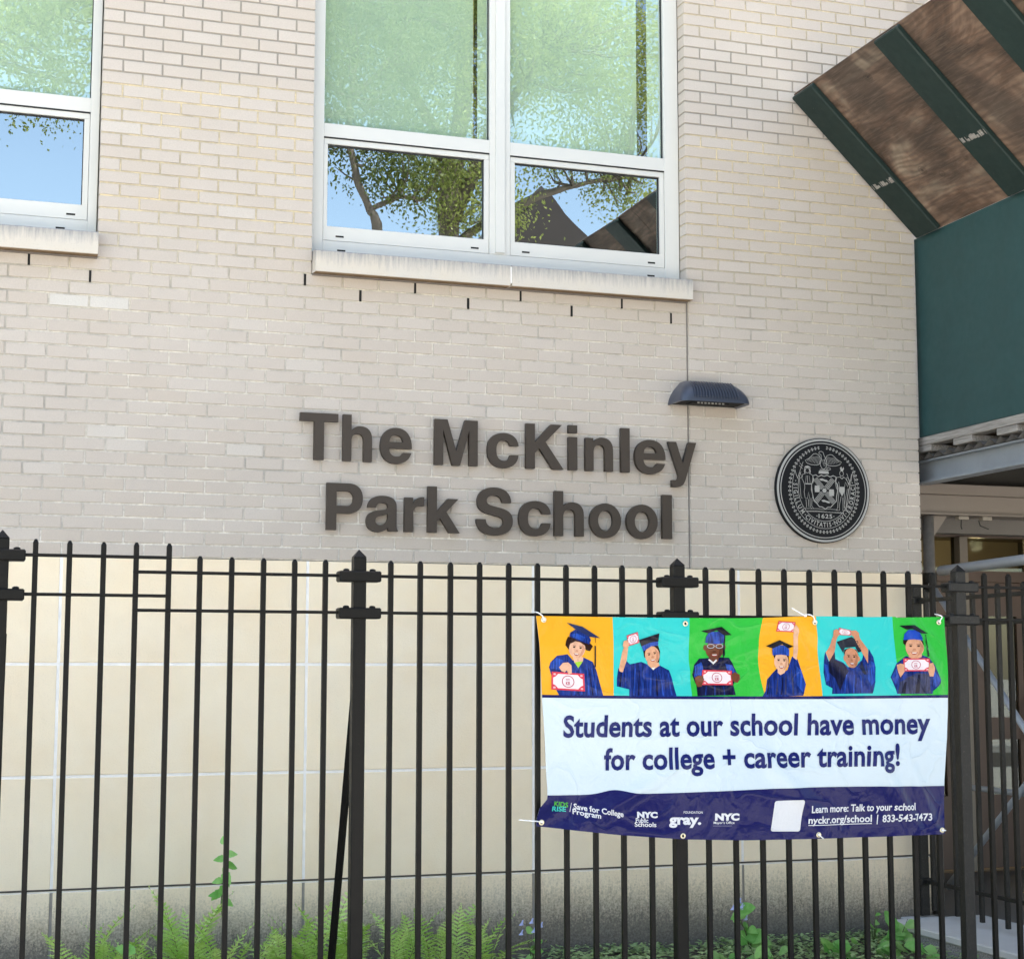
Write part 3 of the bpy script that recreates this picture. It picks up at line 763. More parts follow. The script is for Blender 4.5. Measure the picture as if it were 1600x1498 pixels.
ink.poly(ell(662, 775, 26, 28, n=12))
for cx, cy in ((572, 757), (750, 797)):
    ink.poly([(cx - 28, cy - 40), (cx + 28, cy - 40), (cx + 32, cy), (cx + 28, cy + 40), (cx - 28, cy + 40), (cx - 32, cy)])
for cx, cy in ((655, 648), (675, 905)):
    ink.poly([(cx - 55, cy - 12), (cx - 20, cy - 20), (cx + 10, cy - 8), (cx + 40, cy - 2), (cx + 58, cy + 18), (cx + 30, cy + 22), (cx - 5, cy + 8), (cx - 35, cy + 8)])
ink.done('shield')
# sailor (left) and native man (right)
ink = Ink(); W = .009
ink.poly([(415, 510), (430, 488), (460, 480), (485, 492), (500, 510), (470, 506), (440, 506)])
ink.stroke(ell(455, 540, 26, 30, n=14), W, True)
for s_ in (-1, 1): ink.stroke([(455 + s_ * 30, 515), (455 + s_ * 36, 550), (455 + s_ * 28, 580)], .018)
ink.stroke([(430, 575), (395, 590), (385, 640), (400, 665), (415, 700), (420, 740), (410, 800), (420, 870), (450, 880), (465, 800), (480, 880), (515, 875), (510, 790), (505, 720), (518, 640), (525, 600), (485, 575)], W)
ink.stroke([(395, 600), (365, 640), (345, 600), (360, 570), (380, 600)], W); ink.stroke([(520, 610), (535, 640), (520, 690)], W)
ink.stroke([(425, 700), (505, 700)], .02); ink.stroke([(455, 600), (455, 690)], W); ink.stroke([(440, 600), (430, 690)], .006); ink.stroke([(475, 600), (488, 690)], .006)
ink.stroke([(430, 885), (438, 980), (415, 1000), (470, 1000), (462, 960), (460, 885)], W); ink.stroke([(480, 885), (482, 975), (500, 1000), (525, 998), (500, 965), (505, 885)], W)
ink.stroke([(405, 435), (330, 640)], .008); ink.stroke([(355, 480), (395, 520)], .008); ink.stroke([(362, 450), (402, 490)], .008); ink.stroke([(355, 640), (370, 860), (385, 880)], .008)
ink.done('sailor_figure')
ink = Ink()
ink.stroke(ell(880, 560, 24, 32, n=14), W, True); ink.poly([(870, 528), (862, 490), (880, 475), (886, 505), (905, 478), (912, 500), (896, 530)])
ink.stroke([(865, 600), (820, 610), (800, 680), (812, 740), (830, 770), (838, 740), (825, 690), (842, 660), (850, 720)], W)
ink.stroke([(900, 600), (940, 625), (965, 690), (955, 720), (925, 660), (915, 720)], W); ink.stroke([(960, 690), (985, 640), (945, 600), (935, 630), (975, 690)], W)
ink.poly([(848, 722), (914, 722), (916, 768), (880, 840), (845, 770)])
ink.stroke([(845, 770), (830, 880), (822, 980), (800, 1010), (845, 1008), (842, 960), (868, 840)], W); ink.stroke([(912, 770), (905, 870), (912, 975), (930, 1010), (885, 1010), (890, 960), (888, 850)], W)
ink.stroke([(860, 605), (885, 625), (905, 603)], .014); ink.stroke([(950, 740), (920, 870), (905, 980)], .007); ink.stroke([(965, 740), (940, 880), (925, 980)], .007)
ink.stroke([(1012, 560), (1000, 640), (965, 760), (940, 900), (930, 1000)], .008)
ink.done('archer_figure')
ink = Ink(); ink.stroke([(480, 1000), (560, 996), (640, 1004), (720, 998), (820, 1003)], .008); ink.stroke([(430, 1030), (560, 1024), (700, 1035), (900, 1042)], .010)
for k in range(40): ink.stroke([(440 + k * 11.5, 1028 + (k % 3) * 3), (446 + k * 11.5, 1038)], .007)
ink.done('ground_line')

# ================================================================== WALL LAMP
LC = Vector((.090, 0, 3.030))
lamp = empty('wall_light', LC); tag(lamp, 'dark blue grey ribbed wall lamp above the letter y', 'lamp')
rings = []; nz = 12
for k in range(nz + 1):
    t = k / nz; hw = .217 - .078 * t ** 1.8; dp = .20 * math.sqrt(max(0, 1 - (t * .93) ** 2)); z = .135 * t; rr = min(.045, dp * .5)
    pts = [(-hw, 0)]
    for a in range(5): pts.append((-hw + rr * (1 - math.cos(R(a * 22.5))), -(dp - rr) - rr * math.sin(R(a * 22.5))))
    for a in range(5): pts.append((hw - rr * (1 - math.sin(R(90 - a * 22.5) )) if False else hw - rr + rr * math.sin(R(a * 22.5)), -(dp - rr) - rr * math.cos(R(a * 22.5))))
    pts.append((hw, 0)); rings.append([(x, y, z) for x, y in pts])
m = MB(); n = len(rings[0]); vs = [p for r_ in rings for p in r_]; fs = []
for k in range(nz):
    for i in range(n - 1): fs.append((k * n + i, k * n + i + 1, (k + 1) * n + i + 1, (k + 1) * n + i))
fs.append(tuple(range(nz * n, nz * n + n)))
m.add(vs, fs)
inner = [(x * .9, y * .9 if y < 0 else 0, .004) for x, y, z in rings[0]]
m.add(rings[0] + inner, [(i, i + 1, i + 1 + n, i + n) for i in range(n - 1)])
hs = m.build('housing', 'lamp', lamp, smooth=False)
for p in hs.data.polygons: p.use_smooth = True
m = MB(); m.add([(x * .9, y * .9, .006) for x, y, z in rings[0]], [tuple(range(n))]); m.box((-.13, -.14, -.002), (.10, -.05, .006)); m.build('underside', 'black', lamp)
m = MB()
for k in range(8): m.box((-.10 + k * .022, -.15, -.005), (-.088 + k * .022, -.147, .003))
kind(m.build('lens_ridge', 'silver', lamp), 'stuff')
for k in range(16):      # cooling ribs
    x = -.142 + k * .0185; pts = []
    for q in range(1, 11):
        t = q / 12 + .06; t = min(t, .98); dp = .20 * math.sqrt(max(0, 1 - (t * .93) ** 2)); z = .135 * t
        pts.append((x * (1 - .12 * t), -dp - .006, z + .004))
    m = MB(); m.tube(pts, .0042, 5); m.build('cooling_fin', 'lamp', lamp, smooth=True)

# ================================================================== IRON FENCE
fence = empty('iron_fence', (-1.8, -2.3, 0))
tag(fence, 'black iron picket fence that carries the banner in front of school wall', 'fence')
FO = -Vector((-1.8, -2.3, 0)); FY = -2.3
def fpart(m, name, mat='iron'): 
    o = m.build(name, mat, fence); o.location = FO; return o
def picket(x, top, y=FY, w=.0190, bot=.05, par=None, mat='iron', off=None, name='picket'):
    m = MB(); h = w / 2
    m.add([(x - h, y - h, bot), (x + h, y - h, bot), (x + h, y + h, bot), (x - h, y + h, bot), (x - h, y - h, top - .012), (x + h, y - h, top - .012), (x + h, y + h, top - .012), (x - h, y + h, top - .012),
           (x - h * .45, y - h * .45, top), (x + h * .45, y - h * .45, top), (x + h * .45, y + h * .45, top), (x - h * .45, y + h * .45, top)],
          [(3, 2, 1, 0), (0, 1, 5, 4), (1, 2, 6, 5), (2, 3, 7, 6), (3, 0, 4, 7), (4, 5, 9, 8), (5, 6, 10, 9), (6, 7, 11, 10), (7, 4, 8, 11), (8, 9, 10, 11)])
    o = m.build(name, mat, par or fence); o.location = FO if off is None else off; return o
PX = [-3.664, -3.543, -3.422, -3.303, -3.181, -3.066, -2.946, -2.826, -2.706, -2.585, -2.327, -2.207, -2.084, -1.964, -1.841, -1.720, -1.598, -1.475, -1.353, -1.230,
      -.978, -.857, -.735, -.615, -.495, -.375, -.255, -.135, -.014, .106, .371, .497, .621, .743, .865, .987, 1.109, 1.231, 1.353, 1.475]
for x in [-4.76, -4.64, -4.52, -4.40, -4.28, -4.16, -4.03, -3.90] + PX:
    top = 2.003 if x < -3.15 else 1.954
    picket(x + random.uniform(-.001, .001), top + random.uniform(-.003, .003))
def post(x, top, mat='iron', y=FY, w=.050, bot=0):
    m = MB(); h = w / 2; c = .004
    m.box((x - h, y - h, bot), (x + h, y + h, top - .03), 0, c)
    m.add([(x - h, y - h, top - .031), (x + h, y - h, top - .031), (x + h, y + h, top - .031), (x - h, y + h, top - .031), (x, y, top)], [(0, 1, 4), (1, 2, 4), (2, 3, 4), (3, 0, 4), (3, 2, 1, 0)])
    return fpart(m, 'post', mat)
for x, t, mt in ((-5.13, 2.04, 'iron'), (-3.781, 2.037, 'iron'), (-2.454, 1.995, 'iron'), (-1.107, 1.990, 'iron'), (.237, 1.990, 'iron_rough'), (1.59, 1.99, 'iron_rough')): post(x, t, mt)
def rail(x0, x1, z, h=.0115, d=.024):
    m = MB(); m.box((x0, FY - d / 2, z - h / 2), (x1, FY + d / 2, z + h / 2), 0, .0015); fpart(m, 'rail')
for z in (1.947, 1.804): rail(-5.1, -3.172, z)
for z in (1.892, 1.750): rail(-3.312, 1.6, z)
rail(-5.1, 1.6, .17)
def bracket(x, z, l=.165, mat='iron'):
    m = MB(); m.box((x - l / 2, FY - .037, z - .024), (x + l / 2, FY + .037, z + .018), 0, .005)
    for s_ in (-1, 1):
        for t in range(3): pass
        m.tube([(x + s_ * .052, FY - .012, z + .016), (x + s_ * .052, FY - .012, z + .024), (x + s_ * .052, FY - .012, z + .027)], [.013, .012, .006], 8)
    fpart(m, 'bracket', mat)
for x, zz in ((-5.13, (1.947, 1.804)), (-3.781, (1.947, 1.804)), (-2.454, (1.892, 1.750)), (-1.107, (1.892, 1.750)), (.245, (1.892, 1.750)), (1.59, (1.892, 1.750))):
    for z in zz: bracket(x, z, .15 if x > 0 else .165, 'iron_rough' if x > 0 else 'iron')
for x in (-2.454, -3.781):
    m = MB(); m.tube([(x + .012, -2.27, 1.66), (x + .012, -1.70, -.02)], .016, 4); fpart(m, 'brace')

# railing that runs from the wall corner towards the street on the cheek wall
RX = 1.43
rails = empty('iron_railing', (RX, -1.1, .12)); tag(rails, 'low black iron railing on the concrete kerb beside the entrance', 'railing')
RO = -Vector((RX, -1.1, .12))
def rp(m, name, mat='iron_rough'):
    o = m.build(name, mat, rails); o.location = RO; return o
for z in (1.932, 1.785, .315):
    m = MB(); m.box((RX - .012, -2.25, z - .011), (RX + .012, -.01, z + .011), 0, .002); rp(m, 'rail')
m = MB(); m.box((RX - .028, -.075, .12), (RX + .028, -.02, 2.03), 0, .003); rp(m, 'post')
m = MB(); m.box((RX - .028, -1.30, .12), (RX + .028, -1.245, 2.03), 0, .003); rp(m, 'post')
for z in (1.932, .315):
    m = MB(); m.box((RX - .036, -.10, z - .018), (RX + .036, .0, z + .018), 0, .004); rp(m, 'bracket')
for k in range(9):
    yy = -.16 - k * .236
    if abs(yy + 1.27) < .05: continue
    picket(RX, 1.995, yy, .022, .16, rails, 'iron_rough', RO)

# concrete kerb under the railing
kerb = empty('cheek_wall', (1.5, -1.2, 0)); tag(kerb, 'pale concrete capped kerb beside the entrance railing', 'kerb')
m = MB(); m.box((1.14, -2.42, -.05), (1.72, -.20, .085)); o = m.build('body', 'aggregate', kerb); o.location = -kerb.location
m = MB(); m.box((1.125, -2.42, .085), (1.74, -.17, .125), 0, .006); o = m.build('cap', 'concrete', kerb); o.location = -kerb.location
m = MB(); m.box((1.30, -.165, -.05), (1.52, -.004, .11), 0, .006); o = m.build('end_block', 'concrete', kerb); o.location = -kerb.location

# ================================================================== SIDEWALK SHED
shed = empty('sidewalk_shed', (1.6, -1.0, 0)); tag(shed, 'dark green plywood sidewalk shed with tilted brown underside', 'scaffold')
SO = -shed.location
def sp(m, name, mat, smooth=False):
    o = m.build(name, mat, shed, smooth); o.location = SO; return o
PXX = 1.552; YF0, YF1 = .05, -3.9
for a, b in ((.05, -1.17), (-1.172, -2.39), (-2.392, -3.61)):
    m = MB(); m.box((PXX, b, 2.925), (PXX + .018, a, 4.152), 0, .0012); sp(m, 'parapet_panel', 'green')
SA = R(43.5); SD = Vector((-math.cos(SA), 0, math.sin(SA))); SNV = Vector((math.sin(SA), 0, math.cos(SA)))   # slope direction, upward normal
def slab(y0, y1, s0, s1, h0, h1, name, mat, ch=.002):
    T = Matrix.Identity(4)
    X, Y, Z_ = SD, Vector((0, 1, 0)), SD.cross(Vector((0, 1, 0)))
    if Z_.z < 0: Z_ = -Z_
    T = Matrix((X, Y, Z_)).transposed().to_4x4(); T.translation = Vector((PXX, 0, 4.152))
    m = MB(); m.box((s0, y0, h0), (s1, y1, h1), 0, ch, T); return sp(m, name, mat)
for a, b in ((-.245, -1.08), (-1.083, -2.30), (-2.303, -3.52)):
    slab(b, a, 0.0, 1.165, .0, .018, 'plywood_sheet', 'ply')
slab(-.245 + .001, -.02, 0, 1.165, .0, .018, 'plywood_sheet', 'ply')
for y in (-.03, -.965, -1.72, -2.55, -3.3):
    slab(y - .235, y, .012, 1.16, -.038, -.0005, 'rafter', 'green_rib', .007)
    # bare wood scuffs across each rafter
    scf = MB(); T = Matrix((SD, Vector((0, 1, 0)), SNV)).transposed().to_4x4(); T.translation = Vector((PXX, 0, 4.152))
    for k in range(11):
        a = y - .228 + k * .0205; s0 = .40 + .012 * k / 11 + random.uniform(-.003, .003); wl_ = random.choice((.004, .012, .017, .021)); ln = random.uniform(.030, .040)
        if k in (3, 7): ln *= .5
        scf.box((s0, a, -.0387), (s0 + ln, a + wl_, -.0375), 0, 0, T)
    kind(sp(scf, 'paint_scuff', 'lumber'), 'stuff')
m = MB(); m.box((PXX - .002, -3.6, 2.872), (PXX + .09, .12, 2.922), 0, .003); sp(m, 'fascia_board', 'lumber')
for k in range(9):
    y1 = .125 - k * .43
    m = MB(); m.box((PXX, y1 - .19, 2.832), (PXX + 4.2, y1, 2.870), 0, .003); sp(m, 'cross_plank', 'lumber')
m = MB(); nn = 70; vs = []; fs = []
for k in range(nn + 1):
    y = .14 - k * .052; z = 2.795 + (.032 if k % 2 else 0)
    vs += [(PXX + .02, y, z), (PXX + 4.2, y, z)]
for k in range(nn): fs.append((2 * k, 2 * k + 1, 2 * k + 3, 2 * k + 2))
m.add(vs, fs); m.add([(x, y, z + .003) for x, y, z in vs], fs); sp(m, 'corrugated_deck', 'galv_dark')
m = MB(); m.box((PXX + .12, -3.6, 2.88), (PXX + 4.2, .40, 2.90)); sp(m, 'deck_board', 'ply')
for bx in (1.60, 2.65, 3.7):
    m = MB(); m.box((bx + .045, -3.6, 2.665), (bx + .055, .2, 2.785)); m.box((bx, -3.6, 2.783), (bx + .10, .2, 2.793)); m.box((bx, -3.6, 2.655), (bx + .10, .2, 2.667)); sp(m, 'steel_beam', 'steel')
m = MB(); m.tube([(1.735, .27, .07), (1.735, .27, 2.477)], .036, 16); sp(m, 'column', 'galv_dark', True)
m = MB(); m.tube([(1.735, .27, 2.12), (1.735, .27, 2.01)], .045, 12); m.tube([(1.735, .27, 2.0), (1.735, .27, 2.02)], .052, 12); sp(m, 'column_coupling', 'iron_rough')
m = MB(); m.add([(1.77, .265, 2.475), (1.87, .265, 2.475), (1.77, .265, 2.345), (1.77, .275, 2.475), (1.87, .275, 2.475), (1.77, .275, 2.345)], [(0, 2, 1), (3, 4, 5), (0, 1, 4, 3), (1, 2, 5, 4), (2, 0, 3, 5)]); sp(m, 'gusset', 'lintel')
def pipe(a, b, r=.021): 
    mm = MB(); mm.tube([a, b], r, 14); sp(mm, 'brace_pipe', 'galv', True)
pipe((1.66, .03, 2.118), (1.66, -2.6, 2.17), .030)
pipe((1.70, .2, 2.05), (1.70, -1.75, .20), .019)
pipe((1.69, .10, .25), (1.69, -1.75, 1.75), .019)
pipe((1.72, -.1, .845), (1.72, -2.4, .845), .017)
for y in (-2.3,):
    m = MB(); m.tube([(1.675, y, .1), (1.675, y, 2.655)], .036, 16); sp(m, 'column', 'galv_dark', True)

# ================================================================== ENTRANCE
ent = empty('school_entrance', (2.8, 1.6, 0)); tag(ent, 'brown metal school entrance doors under taupe beam at right edge', 'entrance')
EO = -ent.location
def ep(m, name, mat):
    o = m.build(name, mat, ent); o.location = EO; return o
m = MB(); m.box((1.525, .22, 2.605), (4.7, .34, 2.672), 0, .003); m.box((1.525, .235, 2.49), (4.7, .34, 2.604), 0, .003); m.box((1.525, .20, 2.478), (4.7, .40, 2.489)); ep(m, 'beam', 'lintel')
m = MB(); m.box((1.525, .36, 2.674), (5.7, .40, 2.92)); ep(m, 'deck_shade_sheet', 'room')  # dark sheet painting the shade under the deck above the beam
m = MB(); m.box((1.525, .42, 2.385), (4.7, .55, 2.60)); m.box((1.525, .42, 2.60), (4.7, 2.3, 2.66)); ep(m, 'soffit', 'soffit')
for x in (1.93, 2.10):
    m = MB(); m.box((x, .225, 2.452), (x + .07, .27, 2.477), 0, .003); ep(m, 'junction_box', 'door_trim')
m = MB(); m.tube([(1.955, .24, 2.452), (1.952, .24, 2.41), (1.958, .24, 2.395)], .004, 6); m.tube([(2.08, .24, 2.452), (2.09, .24, 2.42), (2.15, .24, 2.40)], .004, 6); ep(m, 'loose_wire', 'gasket')
DY = 1.9
m = MB(); m.box((1.52, DY, .085), (1.75, DY + .1, 2.6)); m.box((1.75, DY, 2.17), (4.7, DY + .1, 2.25)); m.box((4.55, DY, .085), (4.7, DY + .1, 2.6)); m.box((1.75, DY + .02, 2.5), (4.55, DY + .1, 2.6)); ep(m, 'door_frame', 'door')
for x in (2.43, 3.06, 3.69): 
    m = MB(); m.box((x - .035, DY - .02, .085), (x + .035, DY + .1, 2.5), 0, .003); ep(m, 'mullion', 'door_trim' if x == 3.06 else 'door')
for i, (a, b) in enumerate(((1.75, 2.395), (2.465, 3.025), (3.095, 3.655), (3.725, 4.55))):
    m = MB(); m.box((a, DY + .05, 2.25), (b, DY + .054, 2.5)); ep(m, 'transom_pane', 'glass_door')
    m = MB(); g0, g1 = a + .14, b - .14
    m.box((a, DY + .01, .10), (g0, DY + .06, 2.165)); m.box((g1, DY + .01, .10), (b, DY + .06, 2.165)); m.box((g0, DY + .01, .10), (g1, DY + .06, .62)); m.box((g0, DY + .01, 1.92), (g1, DY + .06, 2.165)); m.box((g0, DY + .012, 1.02), (g1, DY + .06, 1.18))
    d = ep(m, 'door', 'door')
    m = MB(); m.box((g0, DY + .03, .62), (g1, DY + .034, 1.92)); o = m.build('door_pane', 'glass_door', d)
    m = MB(); m.tube([(g1 + .05, DY + .0, 1.0), (g1 + .05, DY - .05, 1.02), (g1 + .05, DY - .05, 1.3), (g1 + .05, DY, 1.32)], .01, 8); m.build('door_handle', 'galv', d)
m = MB(); m.box((1.5, 3.6, .05), (4.9, 3.65, 2.9)); m.box((1.5, 2.0, 2.62), (4.9, 3.65, 2.66)); m.box((1.5, 2.0, .05), (4.9, 3.6, .08)); m.box((4.85, .7, .05), (4.9, 3.65, 2.9)); ep(m, 'lobby_wall', 'wood_lobby' if False else 'door_trim')
# lit ceiling lamp in the lobby
lm = NT('lit_lamp_disc'); lm.b.inputs['Emission Color'].default_value = (1, .85, .6, 1); lm.b.inputs['Emission Strength'].default_value = 9; lm.col((.8, .7, .5, 1))
m = MB(); m.tube([(3.62, 2.55, 2.60), (3.62, 2.55, 2.618)], .05, 16)
ll = bpy.data.lights.new('ceiling_lamp_light', 'POINT'); ll.energy = 9; ll.color = (1, .74, .45); ll.shadow_soft_size = .05; lo = bpy.data.objects.new('ceiling_lamp_light', ll); lo.location = (3.62, 2.55, 2.5); COL.objects.link(lo)
o = m.build('ceiling_light', lm.m); tag(o, 'small round lit lamp on the lobby ceiling seen through the transom', 'lamp')


# ================================================================== BANNER
HB = [0.907752, -0.024975, -0.865708, -0.061233, -0.765571, 1.310476, -0.040033, 0.013745]
def bl(x, y):      # layout units of the print -> metres on the banner (X, Z)
    u, v = (x - 1150) / 300, (y - 1130) / 300; q = HB[6] * u + HB[7] * v + 1
    return ((HB[0] * u + HB[1] * v + HB[2]) / q, (HB[3] * u + HB[4] * v + HB[5]) / q)
def relief(X, Z):  # how far the vinyl stands out from the pickets
    u = (X + 1.735) / 1.877; v = (1.745 - Z) / .93
    f = .009 * math.sin(7.0 * u + 4.2 * v + .5) + .006 * math.sin(15 * u - 9 * v + 1.7) + .003 * math.sin(4 * u + 16 * v)
    f += .006 * noise.noise(Vector((X * 3.2, Z * 2.1, .4)))
    # long diagonal folds
    for (fx, fz, ang, wdt, am) in ((-.40, 1.60, -.75, .035, .008), (-.95, 1.56, .30, .026, .005), (.02, 1.60, -1.15, .03, .008), (-.62, 1.05, -.8, .04, .009), (-.1, .98, -1.0, .032, .009), (-1.35, 1.02, .5, .03, .007), (.03, .93, -1.2, .028, .008)):
        dx, dz = X - fx, Z - fz; d = -dx * math.sin(ang) + dz * math.cos(ang); l = dx * math.cos(ang) + dz * math.sin(ang)
        f += 2.1 * am * math.exp(-(d / wdt) ** 2) * math.exp(-(l / .28) ** 2)
    bc = math.exp(-(((X + 1.70) / .16) ** 2 + ((Z - .95) / .10) ** 2)); f += .02 * bc * math.sin(22 * (Z - X * .6))
    return f * min(1, 6 * v + .25)
def bpt(X, Z, lay): return (X, -2.325 - relief(X, Z) - .011 - lay * .00035 - (.0012 if lay else 0), Z)
banner = empty('banner', (-.8, -2.33, .85)); tag(banner, 'glossy vinyl banner with six graduating children tied to the iron fence', 'banner')
BO = -banner.location
def vinyl(name, c, rough=.16, streak=False, mott=False):
    t = NT(name); p = t.pos()
    t.col(c); t.rough(rough); t.b.inputs['Specular IOR Level'].default_value = .15
    if streak:
        q = t.noise(t.pos((130, 130, 9)), 1.0, 4, .6, .6); k_ = t.ramp(q, [(.36, G(.55)), (.5, G(1)), (.66, G(1.6))]); t.col(t.mix(1.0, c, k_, 'MULTIPLY'))
    elif mott:
        q = t.noise(p, 42, 4, .6, .4); k_ = t.ramp(q, [(.34, G(.86)), (.5, G(1)), (.66, G(1.08))]); t.col(t.mix(1.0, c, k_, 'MULTIPLY'))
    n1 = t.noise(t.pos((1, 1, .8)), 4.5, 3, .5, 1.2); n2 = t.noise(p, 22, 3, .6, .5)
    rd = t.math('ABSOLUTE', t.math('SUBTRACT', t.noise(t.pos((1.0, 1, 1.5)), 2.6, 2, .5, .9), .5))
    rg = t.ramp(rd, [(0, G(1)), (.02, G(.35)), (.06, G(0))])
    h = t.math('ADD', t.math('ADD', n1, t.math('MULTIPLY', n2, .16)), t.math('MULTIPLY', rg, .22)); t.bump(h, .62, .02)
    return t.m
VC = {}; KID = [None, '']
def V(r, g, b, k=.62):
    key = (r, g, b, k)
    if key not in VC: VC[key] = vinyl('vinyl_print', rgb(r, g, b, k), streak=(r, g, b) in ((28, 52, 130), (40, 78, 175), (20, 26, 60), (22, 28, 66), (54, 60, 100), (58, 64, 98), (22, 28, 60)), mott=(r, g, b) in ((240, 190, 160), (232, 176, 140), (120, 72, 52), (238, 190, 158), (214, 150, 116), (226, 168, 134), (24, 26, 36), (46, 50, 62), (36, 38, 50), (46, 56, 100), (34, 78, 190), (52, 32, 26)))
    return VC[key]
def put(name, verts2, faces, mat, lay, maxe=.013):
    """verts2 in metres; splits big triangles so that the print follows the vinyl"""
    vs = [tuple(v) for v in verts2]; tri = []
    for f in faces:
        for k in range(1, len(f) - 1): tri.append((f[0], f[k], f[k + 1]))
    out = []; mid = {}
    st = tri
    while st:
        a, b, c = st.pop()
        e = [(a, b), (b, c), (c, a)]; L = [math.dist(vs[i], vs[j]) for i, j in e]; k = L.index(max(L))
        if L[k] < maxe: out.append((a, b, c)); continue
        i, j = e[k]; o = (a, b, c)[(k + 2) % 3]; key = (min(i, j), max(i, j))
        if key not in mid: mid[key] = len(vs); vs.append(((vs[i][0] + vs[j][0]) / 2, (vs[i][1] + vs[j][1]) / 2))
        m_ = mid[key]; st += [(i, m_, o), (m_, j, o)]
    me = bpy.data.meshes.new(name); me.from_pydata([bpt(x, z, lay) for x, z in vs], [], out); me.materials.append(mat)
    bm = bmesh.new(); bm.from_mesh(me)
    for f in bm.faces:
        if f.normal.y > 0: f.normal_flip()
    bm.to_mesh(me); bm.free()
    for p in me.polygons: p.use_smooth = True
    o = bpy.data.objects.new(name, me)
    if KID[0] is None: o.location = BO; return lnk(o, banner)
    if KID[0] == 'new':
        o.location = BO; o.name = 'printed_child'; me.name = 'printed_child'; o['label'] = KID[1]; KID[0] = o; return lnk(o, banner)
    return lnk(o, KID[0])
def poly_mesh(plist):
    vs = []; fs = []
    for P in plist:
        n = len(vs); t = tessellate_polygon([[Vector((x, y, 0)) for x, y in P]]); vs += P; fs += [tuple(i + n for i in f) for f in t]
    return vs, fs
def draw(plist, c, lay, name='print', k=.62, mat=None):
    vs, fs = poly_mesh(plist); o = put(name, [bl(*p) for p in vs], fs, mat or V(*c, k), lay)
    if len(plist) > 1: o['kind'] = 'stuff'
    return o
def ease(a, b, t): return a + (b - a) * t
# sheet outline in layout units
def topy(x): return 962 + 3.5 * math.sin((x - 838) / 637 * math.pi) - 2.5 * math.exp(-((x - 1270) / 60) ** 2) + 1.5 * (x > 1400)
def boty(x):
    t = (x - 838) / 637; base = [(0, 1291), (.08, 1296), (.2, 1304), (.36, 1311), (.5, 1312), (.66, 1310), (.85, 1307), (1, 1302)]
    for (a, y0), (b, y1) in zip(base[:-1], base[1:]):
        if t <= b + 1e-6: return ease(y0, y1, (t - a) / (b - a))
    return 1302
def leftx(y):
    pts = [(962, 837), (1000, 840), (1085, 846), (1160, 851), (1230, 855), (1248, 854), (1262, 842), (1275, 840), (1291, 840)]
    for (a, x0), (b, x1) in zip(pts[:-1], pts[1:]):
        if y <= b: return ease(x0, x1, max(0, (y - a) / (b - a)))
    return 840
def rightx(y):
    pts = [(962, 1475), (1085, 1478), (1150, 1480.5), (1225, 1477.5), (1302, 1475.5)]
    for (a, x0), (b, x1) in zip(pts[:-1], pts[1:]):
        if y <= b: return ease(x0, x1, max(0, (y - a) / (b - a)))
    return 1475.5
def warp(t, y0f, y1f, s):   # t across 0..1, s down 0..1
    xa = 838 + 637 * t; ya, yb = y0f(xa), y1f(xa); y = ya + (yb - ya) * s
    return (ease(leftx(y), rightx(y), t), y)
b1 = lambda x: 1085 + 2.5 * math.sin((x - 838) / 637 * math.pi)                     # top of the thin navy line
b1b = lambda x: 1089.5 + 2.5 * math.sin((x - 838) / 637 * math.pi)
b2 = lambda x: ease(1242, 1226, (x - 838) / 637) - 7 * math.exp(-((x - 948) / 26) ** 2) + 2 * math.sin((x - 838) / 90)
def band(name, f0, f1, c, lay, t0=0, t1=1, nx=60, ny=14, k=.62, edge0=None, edge1=None, mat=None):
    vs = []; fs = []
    for j in range(ny + 1):
        for i in range(nx + 1):
            s = j / ny; a = t0 + (edge0(s) if edge0 else 0); b = t1 + (edge1(s) if edge1 else 0)
            vs.append(bl(*warp(a + (b - a) * i / nx, f0, f1, s)))
    for j in range(ny):
        for i in range(nx): q = j * (nx + 1) + i; fs.append((q, q + 1, q + nx + 2, q + nx + 1))
    return put(name, vs, fs, mat or V(*c, k), lay, 1)
NAVY = (32, 34, 98); ORG = (255, 184, 48); TUR = (62, 214, 212); GRN = (56, 196, 72); PAPER = (222, 238, 250)
band('vinyl_sheet', topy, boty, PAPER, 0, nx=150, ny=70, k=.64)
bd = banner.children[0]
sol = 0
xs = [0, .187, .375, .553, .692, .87, 1]
wob = [None, lambda s: -.010 * s, lambda s: -.004 * math.sin(3 * s), lambda s: -.022 * math.sin(math.pi * (s * .75 + .1)) + .010, lambda s: .004 * s - .006, lambda s: .014 * s * s + .002, None]
for i, c in enumerate((ORG, TUR, GRN, ORG, TUR, GRN)): band('colour_field', topy, b1, c, 1, xs[i], xs[i + 1], 36, 36, edge0=wob[i], edge1=wob[i + 1])
band('navy_line', b1, b1b, NAVY, 2, nx=140, ny=2); band('navy_field', b2, boty, NAVY, 1, nx=150, ny=30)

